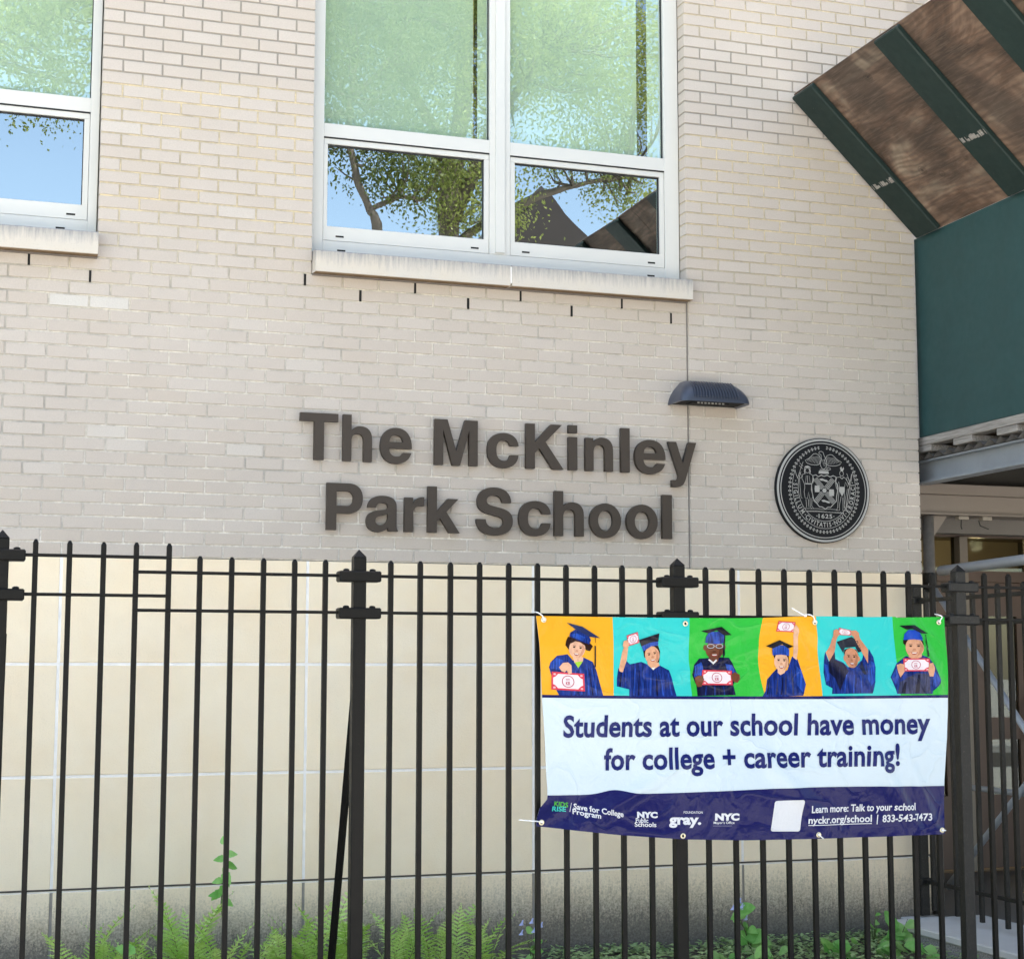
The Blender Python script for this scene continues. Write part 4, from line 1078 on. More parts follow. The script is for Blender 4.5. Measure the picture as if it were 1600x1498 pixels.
def btext(body, x0, y0, x1, y1, cap, c, bold=.0, lay=3, shear=0, space=1.0, ref='H'):
    vs, fs = text_mesh(body, 1, bold, 3, shear, space)
    rv, _ = text_mesh(ref, 1, bold, 3); H = max(v[1] for v in rv); a = min(v[0] for v in vs); b = max(v[0] for v in vs)
    L = x1 - x0; out = []
    for x, y in vs:
        t = (x - a) / (b - a); out.append(bl(x0 + L * t, y0 + (y1 - y0) * t - y / H * cap))
    if cap < 20:
        o = put('lettering', out, fs, V(*c), lay, .013); o['kind'] = 'stuff'; return o
    # one object per letter: connected pieces, with dots joined to the stem below them
    par = list(range(len(vs)))
    def fd(i):
        while par[i] != i: par[i] = par[par[i]]; i = par[i]
        return i
    for f in fs:
        for i in f[1:]: par[fd(i)] = fd(f[0])
    comp = {}
    for f in fs: comp.setdefault(fd(f[0]), []).append(f)
    gr = []
    for k_, ff in sorted(comp.items(), key=lambda kv: min(vs[i][0] for f in kv[1] for i in f)):
        lo = min(vs[i][0] for f in ff for i in f); hi = max(vs[i][0] for f in ff for i in f)
        if gr and lo < gr[-1][1] - .5 * (hi - lo): gr[-1][1] = max(gr[-1][1], hi); gr[-1][2] += ff
        else: gr.append([lo, hi, list(ff)])
    for lo, hi, ff in gr:
        ids = sorted({i for f in ff for i in f}); mp = {i: q for q, i in enumerate(ids)}
        put('letter', [out[i] for i in ids], [tuple(mp[i] for i in f) for f in ff], V(*c), lay, .013)
TXT = (30, 40, 112)
btext('Students at our school have money', 880, 1151, 1453.5, 1145, 33.5, TXT, .027, space=1.02)
btext('for college + career training!', 946, 1202.5, 1404, 1194.5, 33.5, TXT, .027, space=1.02)
WHT = (240, 243, 250)
btext('Learn more: Talk to your school', 1265, 1269, 1430, 1264.5, 11, WHT, .022)
btext('nyckr.org/school', 1261.5, 1286, 1364, 1283.5, 11, WHT, .022)
draw([[(1261.5, 1288.2), (1364, 1285.6), (1364, 1286.8), (1261.5, 1289.4)]], WHT, 3)
draw([[(1372.3, 1272.5), (1373.8, 1272.5), (1373.0, 1287.5), (1371.5, 1287.5)]], WHT, 3)
btext('833-543-7473', 1380.5, 1284, 1453.5, 1280.5, 11, WHT, .022)
btext('Save for College', 897.5, 1263.3, 974.5, 1276, 8.6, WHT, .022)
btext('Program', 896, 1271, 937.5, 1278, 8.0, WHT, .022)
btext('KIDS', 866, 1258.5, 889, 1261, 7.4, (90, 190, 70), .022); btext('RISE', 863.5, 1266.8, 886, 1267.6, 7.4, (70, 215, 205), .022)
draw([[(893.6, 1254), (894.4, 1254), (892.4, 1268), (891.6, 1268)]], WHT, 3)
btext('NYC', 996, 1276.6, 1028, 1277, 9, WHT, .062); btext('Public', 993.8, 1284.4, 1013.5, 1285, 7.0, WHT, .018); btext('Schools', 992, 1290.6, 1026, 1291.4, 7.0, WHT, .018)
btext('gray.', 1045.8, 1287, 1095, 1287, 15.5, WHT, .042); btext('FOUNDATION', 1068, 1270.3, 1096.8, 1270.3, 3.6, WHT, .01)
btext('NYC', 1115.6, 1280.4, 1152.7, 1280, 10.5, WHT, .062); btext("Mayor's Office", 1113.8, 1286.4, 1145.5, 1286, 3.8, WHT, .012)
draw([[(1113, 1289.2), (1142, 1288.9), (1142, 1289.7), (1113, 1290.0)]], (130, 132, 170), 3)
def rrect(q, r=4):   # rounded quadrilateral
    out = []
    for i in range(4):
        p = Vector(q[i]); a = Vector(q[i - 1]); b = Vector(q[(i + 1) % 4]); da = (a - p).normalized() * r; db = (b - p).normalized() * r
        for k in range(5):
            t = k / 4; out.append(tuple((p + da) * (1 - t) ** 2 + p * 2 * t * (1 - t) + (p + db) * t * t))
    return out
draw([rrect([(1208.5, 1250.5), (1253.5, 1248.5), (1248.5, 1298), (1202, 1298)])], (238, 240, 246), 3, 'blank_white_card')

# ---- the six printed children (flat print): polygons in layout units
def Z(ox, oy, s): return lambda pts: [(ox + x / s, oy + y / s) for x, y in pts]
def el(cx, cy, rx, ry, n=20, a0=0, a1=360, rot=0):
    o = []
    for k in range(n if a1 - a0 == 360 else n + 1):
        a = R(a0 + (a1 - a0) * k / n); x, y = rx * math.cos(a), ry * math.sin(a); c, s = math.cos(R(rot)), math.sin(R(rot)); o.append((cx + x * c - y * s, cy + x * s + y * c))
    return o
BLU, BLU2, BLK, DK = (28, 52, 130), (40, 78, 175), (24, 26, 36), (20, 26, 60)
def streaks(T, rows, c, lay, wd=5):
    ps = []
    for (x0, y0, x1, y1) in rows: ps.append(T([(x0 - wd / 2, y0), (x0 + wd / 2, y0), (x1 + wd, y1), (x1 - wd, y1)]))
    draw(ps, c, lay)
def face(T, cx, cy, rx, ry, skin, shade, rot=0, mouth='smile', lay=6, brow=(60, 40, 30)):
    draw([T(el(cx, cy, rx, ry, 22, rot=rot))], skin, lay)
    c, s = math.cos(R(rot)), math.sin(R(rot))
    P = lambda x, y: (cx + x * rx * c - y * ry * s, cy + x * rx * s + y * ry * c)
    draw([T([P(.55, -.6), P(.95, -.1), P(.75, .6), P(.3, .93), P(.5, .4), P(.62, -.1)]), T([P(-.12, .12), P(.12, .12), P(.2, .32), P(-.2, .32)])], shade, lay + 1)
    eyes = []
    for sg in (-1, 1): x, y = P(.40 * sg, -.12); eyes.append(T(el(x, y, rx * .16, ry * .07, 10, rot=rot)))
    draw(eyes, (45, 28, 24), lay + 2)
    br = []
    for sg in (-1, 1): br.append(T([P(.20 * sg, -.30), P(.60 * sg, -.30), P(.58 * sg, -.24), P(.22 * sg, -.25)]))
    draw(br, brow, lay + 2)
    draw([T([P(-.38, .48), P(-.2, .52), P(.2, .52), P(.38, .48), P(.22, .68), P(0, .74), P(-.22, .68)])], (170, 70, 70), lay + 2)
    draw([T([P(-.28, .52), P(.28, .52), P(.18, .62), P(-.18, .62)])], (240, 235, 230), lay + 3)
def bill(T, q, lay=9, red=(225, 70, 90)):
    a, b, c, d = [Vector(p) for p in q]
    P = lambda u, v: tuple((a * (1 - u) + b * u) * (1 - v) + (d * (1 - u) + c * u) * v)
    draw([T([P(0, 0), P(1, 0), P(1, 1), P(0, 1)])], red, lay)
    draw([T([P(.05, .32), P(.12, .26), P(.2, .1), P(.8, .1), P(.88, .26), P(.95, .32), P(.95, .68), P(.88, .74), P(.8, .9), P(.2, .9), P(.12, .74), P(.05, .68)])], (246, 236, 244), lay + 1)
    ring = []
    n = 18
    for k in range(n):
        a0, a1 = 2 * math.pi * k / n, 2 * math.pi * (k + 1) / n; wr = (a - b).length; hr = (a - d).length; r = hr * .34; ku, kv = r / wr, r / hr
        ring.append(T([P(.5 + ku * math.cos(a0), .5 + kv * math.sin(a0)), P(.5 + ku * math.cos(a1), .5 + kv * math.sin(a1)), P(.5 + ku * .88 * math.cos(a1), .5 + kv * .88 * math.sin(a1)), P(.5 + ku * .88 * math.cos(a0), .5 + kv * .88 * math.sin(a0))]))
    draw(ring, (190, 60, 90), lay + 2)
    for body, u0, u1, v, h in (('NYC', .44, .56, .44, .10), ('KR', .435, .565, .70, .20)):
        vs, fs = text_mesh(body, 1, .02); x0 = min(p[0] for p in vs); x1 = max(p[0] for p in vs); y1 = max(p[1] for p in vs)
        put('lettering', [bl(*T([P(u0 + (u1 - u0) * (x - x0) / (x1 - x0), v - h * y / y1)])[0]) for x, y in vs], fs, V(190, 50, 90), lay + 2)['kind'] = 'stuff'
    cr = []
    for u, v in ((.09, .13), (.91, .13), (.09, .87), (.91, .87)): cr.append(T([P(u - .035, v - .05), P(u + .035, v - .05), P(u + .035, v + .05), P(u - .035, v + .05)]))
    draw(cr, (250, 190, 200), lay + 2)
SK = [(240, 190, 160), (232, 176, 140), (120, 72, 52), (238, 190, 158), (214, 150, 116), (226, 168, 134)]
# 1 curly haired child holding the bill out
KID[0], KID[1] = 'new', 'curly haired child in a blue gown holding a red bill out, on orange'
T = Z(830, 950, 6.4)
draw([T([(270, 865), (245, 820), (185, 650), (165, 590), (180, 540), (240, 475), (345, 460), (400, 520), (505, 490), (600, 535), (640, 620), (680, 760), (715, 880), (275, 868)])], BLU, 3)
streaks(T, [(430, 620, 430, 860), (480, 600, 500, 860), (540, 560, 570, 865), (590, 600, 650, 870)], BLU2, 4, 7); streaks(T, [(455, 610, 460, 860), (560, 600, 610, 870)], DK, 4, 6)
draw([T([(175, 545), (240, 495), (300, 520), (300, 620), (180, 600)])], BLU2, 4)
draw([T([(330, 330), (350, 285), (400, 290), (560, 340), (600, 380), (570, 430), (530, 420), (500, 350), (400, 330), (372, 430), (345, 400), (322, 370)])], (52, 32, 26), 5)
draw([T([(395, 480), (505, 490), (500, 530), (455, 595), (415, 540)])], SK[0], 4); draw([T([(418, 540), (500, 530), (455, 598)])], (170, 220, 60), 5)
face(T, 440, 405, 82, 95, SK[0], (216, 158, 130), 8)
draw([T([(365, 330), (400, 290), (480, 300), (540, 360), (520, 375), (470, 340), (420, 330), (380, 352)])], (52, 32, 26), 9)
draw([T([(375, 245), (430, 212), (560, 275), (580, 320), (560, 362), (470, 330), (365, 282)])], BLU, 10); draw([T([(385, 262), (440, 250), (520, 290), (500, 330), (400, 290)])], BLU2, 11)
draw([T([(345, 145), (500, 185), (675, 300), (560, 285), (420, 205)])], (46, 56, 100), 12); draw([T([(622, 290), (628, 290), (626, 345), (622, 345)]), T([(615, 375), (628, 375), (632, 590), (618, 590)])], BLK, 12)
bill(T, [(192, 632), (515, 655), (527, 830), (192, 812)])
draw([T([(262, 590), (300, 545), (350, 540), (385, 570), (390, 650), (360, 660), (340, 620), (320, 640), (285, 625)])], SK[0], 12)
# 2 child raising the bill
KID[0], KID[1] = 'new', 'child raising a red bill beside the cap, on turquoise'
draw([T([(975, 882), (975, 810), (850, 780), (850, 700), (865, 600), (890, 610), (940, 520), (985, 560), (1100, 535), (1160, 560), (1220, 615), (1290, 570), (1385, 620), (1420, 740), (1460, 885)])], BLU, 3)
streaks(T, [(1040, 600, 1020, 870), (1120, 620, 1110, 870), (1200, 650, 1190, 870), (1290, 650, 1320, 870), (1370, 650, 1410, 870)], BLU2, 4, 7); streaks(T, [(900, 640, 880, 780), (1080, 620, 1070, 870), (1250, 650, 1260, 870)], DK, 4, 7)
draw([T([(870, 610), (900, 450), (915, 400), (965, 385), (950, 520), (910, 640), (880, 632)])], SK[1], 4)
draw([T([(1115, 400), (1170, 370), (1270, 375), (1290, 430), (1285, 540), (1250, 540), (1130, 490)])], (36, 26, 26), 5)
draw([T([(1160, 540), (1275, 540), (1290, 572), (1220, 614), (1170, 565)])], SK[1], 5); draw([T([(1205, 595), (1250, 590), (1222, 618)])], (235, 240, 240), 6)
face(T, 1210, 468, 74, 90, SK[1], (200, 140, 110), -12)
draw([T([(1095, 375), (1180, 345), (1265, 330), (1270, 372), (1200, 378), (1120, 430)])], BLU2, 10); draw([T([(1072, 318), (1275, 250), (1268, 330), (1180, 345), (1095, 382)])], (36, 38, 50), 11)
bill(T, [(945, 275), (1058, 238), (1075, 345), (965, 378)], 10); draw([T([(905, 375), (915, 330), (945, 318), (968, 345), (965, 385), (920, 400)])], SK[1], 12)
# 3 child with glasses holding the bill in front
KID[0], KID[1] = 'new', 'child with glasses holding a red bill in both hands, on green'
T = Z(1050, 950, 6.667)
draw([T([(275, 915), (265, 800), (215, 690), (235, 590), (290, 525), (370, 518), (500, 510), (590, 515), (640, 580), (690, 680), (650, 800), (675, 905)])], (22, 28, 66), 3)
draw([T([(240, 600), (310, 560), (330, 640), (310, 720), (240, 720)]), T([(560, 580), (630, 590), (690, 680), (600, 680)])], BLU2, 4)
streaks(T, [(370, 810, 360, 905), (460, 810, 460, 905), (550, 810, 560, 905)], BLU, 4, 8)
draw([T([(390, 500), (490, 500), (480, 550), (430, 580), (390, 550)])], SK[2], 4); draw([T([(380, 535), (395, 530), (430, 560), (462, 530), (470, 545), (430, 585)])], (235, 235, 235), 5)
draw([T(el(348, 410, 18, 30)), T(el(548, 405, 14, 26))], SK[2], 5); face(T, 446, 430, 92, 98, SK[2], (88, 50, 36), 0)
for cx in (405, 495):
    g = []
    for k in range(14):
        a0, a1 = 2 * math.pi * k / 14, 2 * math.pi * (k + 1) / 14
        g.append(T([(cx + 40 * math.cos(a0), 395 + 24 * math.sin(a0)), (cx + 40 * math.cos(a1), 395 + 24 * math.sin(a1)), (cx + 33 * math.cos(a1), 395 + 18 * math.sin(a1)), (cx + 33 * math.cos(a0), 395 + 18 * math.sin(a0))]))
    draw(g, (190, 200, 215), 10)
draw([T([(345, 360), (350, 300), (380, 250), (520, 240), (552, 300), (550, 362), (450, 372)])], BLU2, 10); draw([T([(380, 300), (400, 260), (430, 360), (370, 362)]), T([(480, 260), (520, 260), (535, 360), (500, 362)])], BLU, 11)
draw([T([(295, 238), (510, 193), (615, 278), (540, 285), (460, 230), (370, 262)])], BLK, 12); draw([T([(538, 285), (550, 285), (552, 480), (530, 520), (528, 480)])], BLK, 12)
bill(T, [(318, 640), (632, 650), (642, 800), (325, 798)])
draw([T([(245, 720), (280, 700), (330, 705), (345, 740), (325, 790), (320, 815), (275, 820), (255, 780)]), T([(625, 690), (660, 665), (710, 690), (715, 735), (690, 775), (650, 765), (630, 735)])], SK[2], 12)
# 4 child with bill high up
KID[0], KID[1] = 'new', 'child stretching a red bill high overhead, on orange'
draw([T([(940, 925), (975, 860), (990, 740), (1060, 660), (1100, 620), (1130, 690), (1200, 640), (1255, 500), (1310, 530), (1340, 640), (1380, 790), (1355, 895), (1350, 910)])], BLU, 3)
draw([T([(1290, 600), (1335, 640), (1375, 780), (1350, 880), (1290, 800)])], BLU2, 4); streaks(T, [(1100, 720, 1080, 900), (1180, 700, 1170, 900), (1240, 640, 1250, 900)], (54, 60, 100), 4, 9); streaks(T, [(1010, 740, 990, 900), (1150, 720, 1130, 900)], DK, 4, 7)
draw([T([(1265, 510), (1275, 400), (1268, 270), (1300, 230), (1325, 240), (1318, 300), (1322, 420), (1300, 540)])], SK[3], 4)
draw([T([(1100, 630), (1180, 630), (1170, 670), (1125, 695), (1098, 670)])], SK[3], 5); draw([T([(1060, 490), (1220, 490), (1218, 590), (1200, 600), (1190, 520), (1070, 520)])], (40, 28, 26), 5)
face(T, 1140, 555, 74, 98, SK[3], (214, 160, 128), 2)
draw([T([(1050, 490), (1045, 420), (1075, 385), (1195, 385), (1225, 430), (1222, 495), (1140, 482)])], BLU2, 10); draw([T([(975, 395), (1122, 332), (1272, 398), (1215, 418), (1150, 375), (1050, 418)])], BLK, 12)
bill(T, [(1108, 133), (1285, 145), (1270, 250), (1085, 240)]); draw([T([(1262, 235), (1270, 200), (1290, 170), (1320, 215), (1325, 250), (1300, 280), (1275, 265)])], SK[3], 12)
# 5 child lifting the bill with both hands
KID[0], KID[1] = 'new', 'child lifting a bill above the cap with both hands, on turquoise'
T = Z(1260, 950, 6.957)
draw([T([(258, 930), (265, 870), (195, 830), (178, 700), (200, 470), (240, 580), (290, 470), (300, 550), (380, 590), (430, 640), (540, 620), (600, 560), (620, 480), (660, 600), (672, 440), (720, 530), (742, 640), (735, 800), (700, 925)])], BLU, 3)
draw([T([(190, 600), (230, 620), (240, 780), (200, 800)]), T([(680, 560), (730, 600), (725, 790), (680, 850), (650, 760)])], BLU2, 4)
draw([T([(240, 580), (290, 480), (300, 560), (380, 600), (440, 680), (350, 900), (300, 760), (240, 700)]), T([(600, 570), (640, 720), (610, 720), (560, 640)])], (22, 28, 60), 4); streaks(T, [(420, 720, 400, 920), (500, 720, 500, 920), (560, 720, 590, 920)], BLU2, 5, 7)
draw([T([(205, 480), (300, 290), (345, 300), (330, 340), (290, 470), (245, 575)]), T([(500, 290), (560, 260), (580, 330), (665, 450), (662, 600), (600, 480)])], SK[4], 5)
draw([T([(330, 365), (490, 310), (555, 350), (600, 470), (560, 480), (530, 420), (420, 430), (390, 485)])], (46, 50, 62), 5)
draw([T(el(398, 545, 14, 30)), T(el(562, 550, 16, 28))], SK[4], 5)
draw([T([(395, 500), (410, 450), (470, 430), (540, 450), (565, 510), (540, 500), (420, 480)])], (44, 32, 30), 6); face(T, 480, 540, 82, 108, SK[4], (186, 124, 92), 3, lay=7)
bill(T, [(350, 212), (478, 240), (482, 298), (352, 288)]); draw([T([(295, 240), (330, 225), (355, 250), (350, 300), (310, 320), (290, 290)]), T([(478, 245), (530, 240), (565, 270), (560, 330), (520, 320), (485, 290)])], SK[4], 12)
# 6 smiling child holding the bill at the chest
KID[0], KID[1] = 'new', 'smiling child holding a red bill at the chest, on green'
draw([T([(975, 930), (960, 880), (900, 750), (960, 600), (1060, 520), (1110, 530), (1210, 505), (1290, 540), (1360, 620), (1430, 780), (1420, 820), (1350, 900), (1350, 930)])], BLU, 3)
draw([T([(910, 750), (960, 650), (990, 740), (960, 830)]), T([(1345, 680), (1425, 780), (1350, 880), (1330, 760)])], BLU2, 4); draw([T([(1000, 800), (1180, 700), (1300, 720), (1330, 925), (985, 925)])], (58, 64, 98), 4); streaks(T, [(1060, 800, 1040, 920), (1200, 720, 1190, 920)], (24, 28, 52), 5, 22)
draw([T([(1090, 500), (1215, 500), (1215, 530), (1150, 560), (1090, 530)])], SK[5], 4)
draw([T([(1035, 345), (1240, 345), (1242, 385), (1225, 410), (1062, 410), (1035, 380)])], (44, 30, 28), 5); face(T, 1146, 425, 88, 108, SK[5], (198, 138, 106), 0)
draw([T([(1038, 345), (1050, 280), (1090, 235), (1200, 240), (1240, 320), (1235, 352), (1140, 338)])], (34, 78, 190), 10); draw([T([(995, 190), (1160, 183), (1308, 275), (1230, 275), (1130, 225), (1070, 232)])], BLK, 12)
draw([T([(1278, 285), (1286, 285), (1288, 400), (1290, 525), (1268, 525), (1276, 400)])], BLK, 12)
bill(T, [(1030, 545), (1290, 545), (1295, 682), (1035, 685)]); draw([T([(960, 615), (1000, 600), (1040, 610), (1042, 690), (1000, 750), (970, 680)]), T([(1285, 600), (1330, 590), (1350, 650), (1330, 740), (1300, 740), (1278, 680)])], SK[5], 12)

KID[0] = None
# grommets and white cable ties
GRM = [(848, 968, 0), (1069.5, 974, 0), (1272.5, 972, 0), (1465.5, 972, 0), (848, 1285, 0), (1067, 1305.5, 0), (1277.5, 1303.5, 0), (1470, 1296, 0)]
for x, y, _ in GRM:
    X, Zz = bl(x, y); c = Vector(bpt(X, Zz, 14)); mm = MB(); vs = []; fs = []; n = 16
    for k in range(n):
        a = 2 * math.pi * k / n
        for r_, yy in ((.0115, .0), (.0095, -.0018), (.006, -.0014), (.0048, .001)): vs.append((c.x + r_ * math.cos(a), c.y + yy, c.z + r_ * math.sin(a)))
    for k in range(n):
        for q in range(3): fs.append((k * 4 + q, ((k + 1) % n) * 4 + q, ((k + 1) % n) * 4 + q + 1, k * 4 + q + 1))
    mm.add(vs, fs); o = mm.build('grommet', 'brass', banner, True); o.location = BO
    mm = MB(); mm.tube([c + Vector((0, .0012, 0)), c + Vector((0, .003, 0))], .005, 12); o = mm.build('grommet_hole', 'black', banner); o.location = BO
def tie(pts, label):
    out = []
    for x, y, d in pts:
        X, Zz = bl(x, y); out.append(Vector((X, -2.338 - relief(X, Zz) - d, Zz)))
    sm = []
    for i in range(len(out) - 1):
        p0, p1, p2, p3 = out[max(i - 1, 0)], out[i], out[i + 1], out[min(i + 2, len(out) - 1)]
        for k in range(5):
            t = k / 5; sm.append(.5 * ((2 * p1) + (-p0 + p2) * t + (2 * p0 - 5 * p1 + 4 * p2 - p3) * t * t + (-p0 + 3 * p1 - 3 * p2 + p3) * t ** 3))
    sm.append(out[-1]); mm = MB(); mm.tube(sm, .0026, 6)
    h = out[0]; mm.box((h.x - .004, h.y - .004, h.z - .004), (h.x + .004, h.y + .003, h.z + .004))
    o = mm.build('cable_tie', 'tag_white'); o['label'] = label; o['category'] = 'cable tie'; o['group'] = 'white cable ties holding the banner'
tie([(848, 968, .004), (845, 962, .012), (838, 957, .012), (834, 955, -.03)], 'white cable tie at the top left corner of the banner')
tie([(1272, 971, .004), (1269, 964, .012), (1262, 960, .01), (1256, 961, -.02)], 'curled white cable tie at the banner top between orange and turquoise')
tie([(1256, 962, .01), (1246, 957, .014), (1234, 950, .016)], 'loose straight tail of cable tie above the orange field')
tie([(1466, 971, .004), (1469, 964, .012), (1466, 961, .006), (1464, 959, -.02)], 'white cable tie at the top right corner of the banner')
tie([(848, 1284, .004), (838, 1282.5, .010), (822, 1281, .014), (808, 1279.5, .018)], 'long white cable tie sticking out left of the banner bottom corner')
tie([(1277.5, 1303, .004), (1280, 1306, .01), (1284, 1309, .008)], 'short white cable tie hanging under the banner below the white card')
tie([(1470, 1296, .004), (1475, 1296.5, .008), (1478, 1297, -.01)], 'short white cable tie at the bottom right corner of the banner')

# ================================================================== PLANTS
def frond_mesh(name, n, Lf, seed):
    r = random.Random(seed); m = MB(); vs = []
    for side in (-1, 1):
        for k in range(n):
            t = (k + .6) / n; x = t; w_ = math.sin(math.pi * min(1, (t * .93 + .10))) ** .8 * .21 * Lf * (1.05 - .25 * t)
            if t > .9: w_ *= .6
            z = t; bend = -.34 * t * t * t * Lf
            b = Vector((0, bend, t * Lf)); d = Vector((side, -.10 + r.uniform(-.25, .25), .55 + r.uniform(-.08, .08))).normalized(); up = Vector((0, 0, 1))
            hw = Lf / n * .30; tip = b + d * w_
            # each leaflet is toothed: a chain of narrowing lobes
            st = 4; pts = []
            for q in range(st + 1):
                u = q / st; c = b + d * w_ * u + Vector((0, -.06 * w_ * u * u, -.12 * w_ * u * u)); wd = hw * (1 - u * .85); pts.append((c + up * wd * .9, c - up * wd * .9))
            V_ = [p for pr in pts for p in pr]; m.add(V_, [(2 * q, 2 * q + 1, 2 * q + 3, 2 * q + 2) for q in range(st)])
            for q in range(1, st):
                c1, c2 = pts[q]; m.add([c1, c1 + d * hw * .5 + up * hw * .75, c1 + d * hw * .9], [(0, 1, 2)]); m.add([c2, c2 + d * hw * .9, c2 + d * hw * .7 - up * hw * .65], [(0, 1, 2)])
    me = bpy.data.meshes.new(name); me.from_pydata([tuple(v) for v in m.v], [], m.f); me.materials.append(M['fern']); me.materials.append(M['stem_brown'])
    nl = len(m.f)
    mm = MB(); mm.tube([(0, -.34 * t * t * t * Lf + .001, t * Lf) for t in [k / 8 for k in range(-1, 9)]], [.0022 * (1 - k * .09) for k in range(10)], 5)
    bm = bmesh.new(); bm.from_mesh(me)
    vv = [bm.verts.new(v) for v in mm.v]
    for f in mm.f:
        q = bm.faces.new([vv[i] for i in f]); q.material_index = 1
    bm.to_mesh(me); bm.free(); return me
FR = [frond_mesh('frond', 19, .38, s) for s in range(4)]
FERNS = [(-3.60, -.55, 3, .62, 'small pair of fern fronds at the far left of the bed'),
         (-3.28, -.45, 12, 1.02, 'bushy green fern around the third picket from the left'),
         (-3.14, -.62, 10, .95, 'green fern with broad leaves tucked under it at the wall foot'),
         (-2.86, -.42, 14, 1.08, 'tallest light green fern under the leafy sapling'),
         (-2.66, -.60, 10, .92, 'fern with fronds arching right beside the sapling stem'),
         (-2.38, -.42, 10, .90, 'fern standing in front of the vertical stone joint'),
         (-2.22, -.50, 11, 1.05, 'fern against the left side of the slanted fence brace'),
         (-2.02, -.38, 7, .9, 'sparse fern just right of the thick second post'),
         (-1.80, -.50, 8, .95, 'thin fern halfway between second post and banner'),
         (-1.58, -.45, 9, .98, 'fern with dark stems left of the bare soil'),
         (-1.42, -.52, 8, 1.0, 'rightmost fern with one frond arching to the right')]
rf = random.Random(11)
for x, y, nf, sc_, lb in FERNS:
    t = empty('fern', (x, y, 0)); tag(t, lb, 'fern', 'ferns along the foot of the wall')
    for k in range(int(nf * 1.25)):
        o = bpy.data.objects.new('frond', FR[k % 4]); s = sc_ * rf.uniform(.76, 1.18); o.scale = (s * rf.uniform(.85, 1.1), s, s)
        az = rf.uniform(-75, 75) if rf.random() < .72 else rf.uniform(90, 270)
        tilt = rf.uniform(2, 48)
        o.rotation_euler = (Matrix.Rotation(R(az), 3, 'Z') @ Matrix.Rotation(R(tilt), 3, 'X')).to_euler()
        o.location = (rf.uniform(-.08, .08), rf.uniform(-.05, .05), rf.uniform(-.02, .05)); lnk(o, t)
def leaf_mesh(name, L_, W_, mat, fold=.15, droop=.25, round_=.5, tooth=0):
    m = MB(); n = 8; vs = []
    for k in range(n + 1):
        t = k / n; wv = W_ / 2 * (math.sin(math.pi * t ** (.6 + round_ * .2))) ** (1 - .4 * round_) if 0 < t < 1 else 0
        if tooth and k % 2: wv *= 1 + tooth
        z = -droop * L_ * t * t
        vs += [(-wv, t * L_, z + fold * wv), (-wv * .5, t * L_, z + fold * wv * .35), (0, t * L_, z), (wv * .5, t * L_, z + fold * wv * .35), (wv, t * L_, z + fold * wv)]
    fs = []
    for k in range(n):
        for q in range(4): fs.append((k * 5 + q, k * 5 + q + 1, (k + 1) * 5 + q + 1, (k + 1) * 5 + q))
    me = bpy.data.meshes.new(name); me.from_pydata(vs, [], fs); me.materials.append(M[mat])
    for p in me.polygons: p.use_smooth = True
    return me
LM = {'big': leaf_mesh('leaf', .13, .115, 'leaf', .2, .2, 1), 'mid': leaf_mesh('leaf', .085, .06, 'leaf', .25, .25, .6), 'pale': leaf_mesh('leaf', .12, .10, 'leaf_pale', .2, .2, 1),
      'small': leaf_mesh('leaf', .056, .037, 'leaf', .2, .3, .4, .12), 'long': leaf_mesh('leaf', .26, .085, 'leaf', .2, .35, .2), 'blade': leaf_mesh('leaf', .26, .03, 'leaf_pale', .3, .5, 0)}
def plant(label, cat, loc, stems, leaves, flowers=(), group=None, name='leafy_plant'):
    t = empty(name, loc); tag(t, label, cat, group)
    for pts in stems:
        m = MB(); m.tube(pts, [.004 * (1 - .6 * k / (len(pts) - 1)) for k in range(len(pts))], 6); m.build('stem', 'stem', t, True)
    for kind_, p, az, tilt, s in leaves:
        o = bpy.data.objects.new('leaf', LM[kind_]); o.location = p; o.scale = (s, s, s)
        base = Matrix.Rotation(R(az), 3, 'Z') @ Matrix.Rotation(R(tilt), 3, 'X'); best = min((base @ Matrix.Rotation(R(rl), 3, 'Y') for rl in (-48, 48)), key=lambda q: (q @ Vector((0, 0, 1))).y)
        o.rotation_euler = best.to_euler(); lnk(o, t)
    for p in flowers:
        m = MB(); n = 10; vs = []
        for k in range(n):
            a = 2 * math.pi * k / n
            for r_, z in ((.0035, .022), (.005, .008), (.013 if k % 2 else .010, -.004)): vs.append((p[0] + r_ * math.cos(a) + (z - .02) * .4, p[1] + r_ * math.sin(a), p[2] + z))
        fs = [(k * 3 + q, ((k + 1) % n) * 3 + q, ((k + 1) % n) * 3 + q + 1, k * 3 + q + 1) for k in range(n) for q in range(2)]
        m.add(vs, fs); m.build('flower', 'petal', t)
    return t
# sapling behind the seventh picket
st = [(0, 0, 0), (.01, 0, .2), (-.01, 0, .42), (.005, 0, .58), (.0, .01, .70)]
lv = [('small', (.0, 0, .69), 20, 60, .9), ('small', (0, 0, .64), -90, 10, 1.2), ('small', (.01, 0, .62), 80, 5, 1.1), ('small', (.01, 0, .59), -70, -5, 1.3), ('small', (.0, 0, .56), -160, -40, 1.25), ('small', (0, 0, .54), -70, -45, 1.3), ('small', (0, 0, .52), 100, 0, 1.0),
      ('small', (0, -.01, .49), 160, -20, 1.1), ('small', (-.005, 0, .47), 90, -30, 1.2), ('small', (-.01, 0, .43), -100, -20, 1.2), ('small', (-.01, 0, .45), 100, 10, 1.1), ('small', (0, 0, .36), -60, -30, .9), ('small', (0, 0, .38), 60, 10, .8), ('small', (0, -.01, .57), 180, -10, 1.2)]
plant('slender young sapling with toothed leaves rising above the ferns', 'sapling', (-2.67, -.42, 0), [st], lv, name='sapling')
rp_ = random.Random(5)
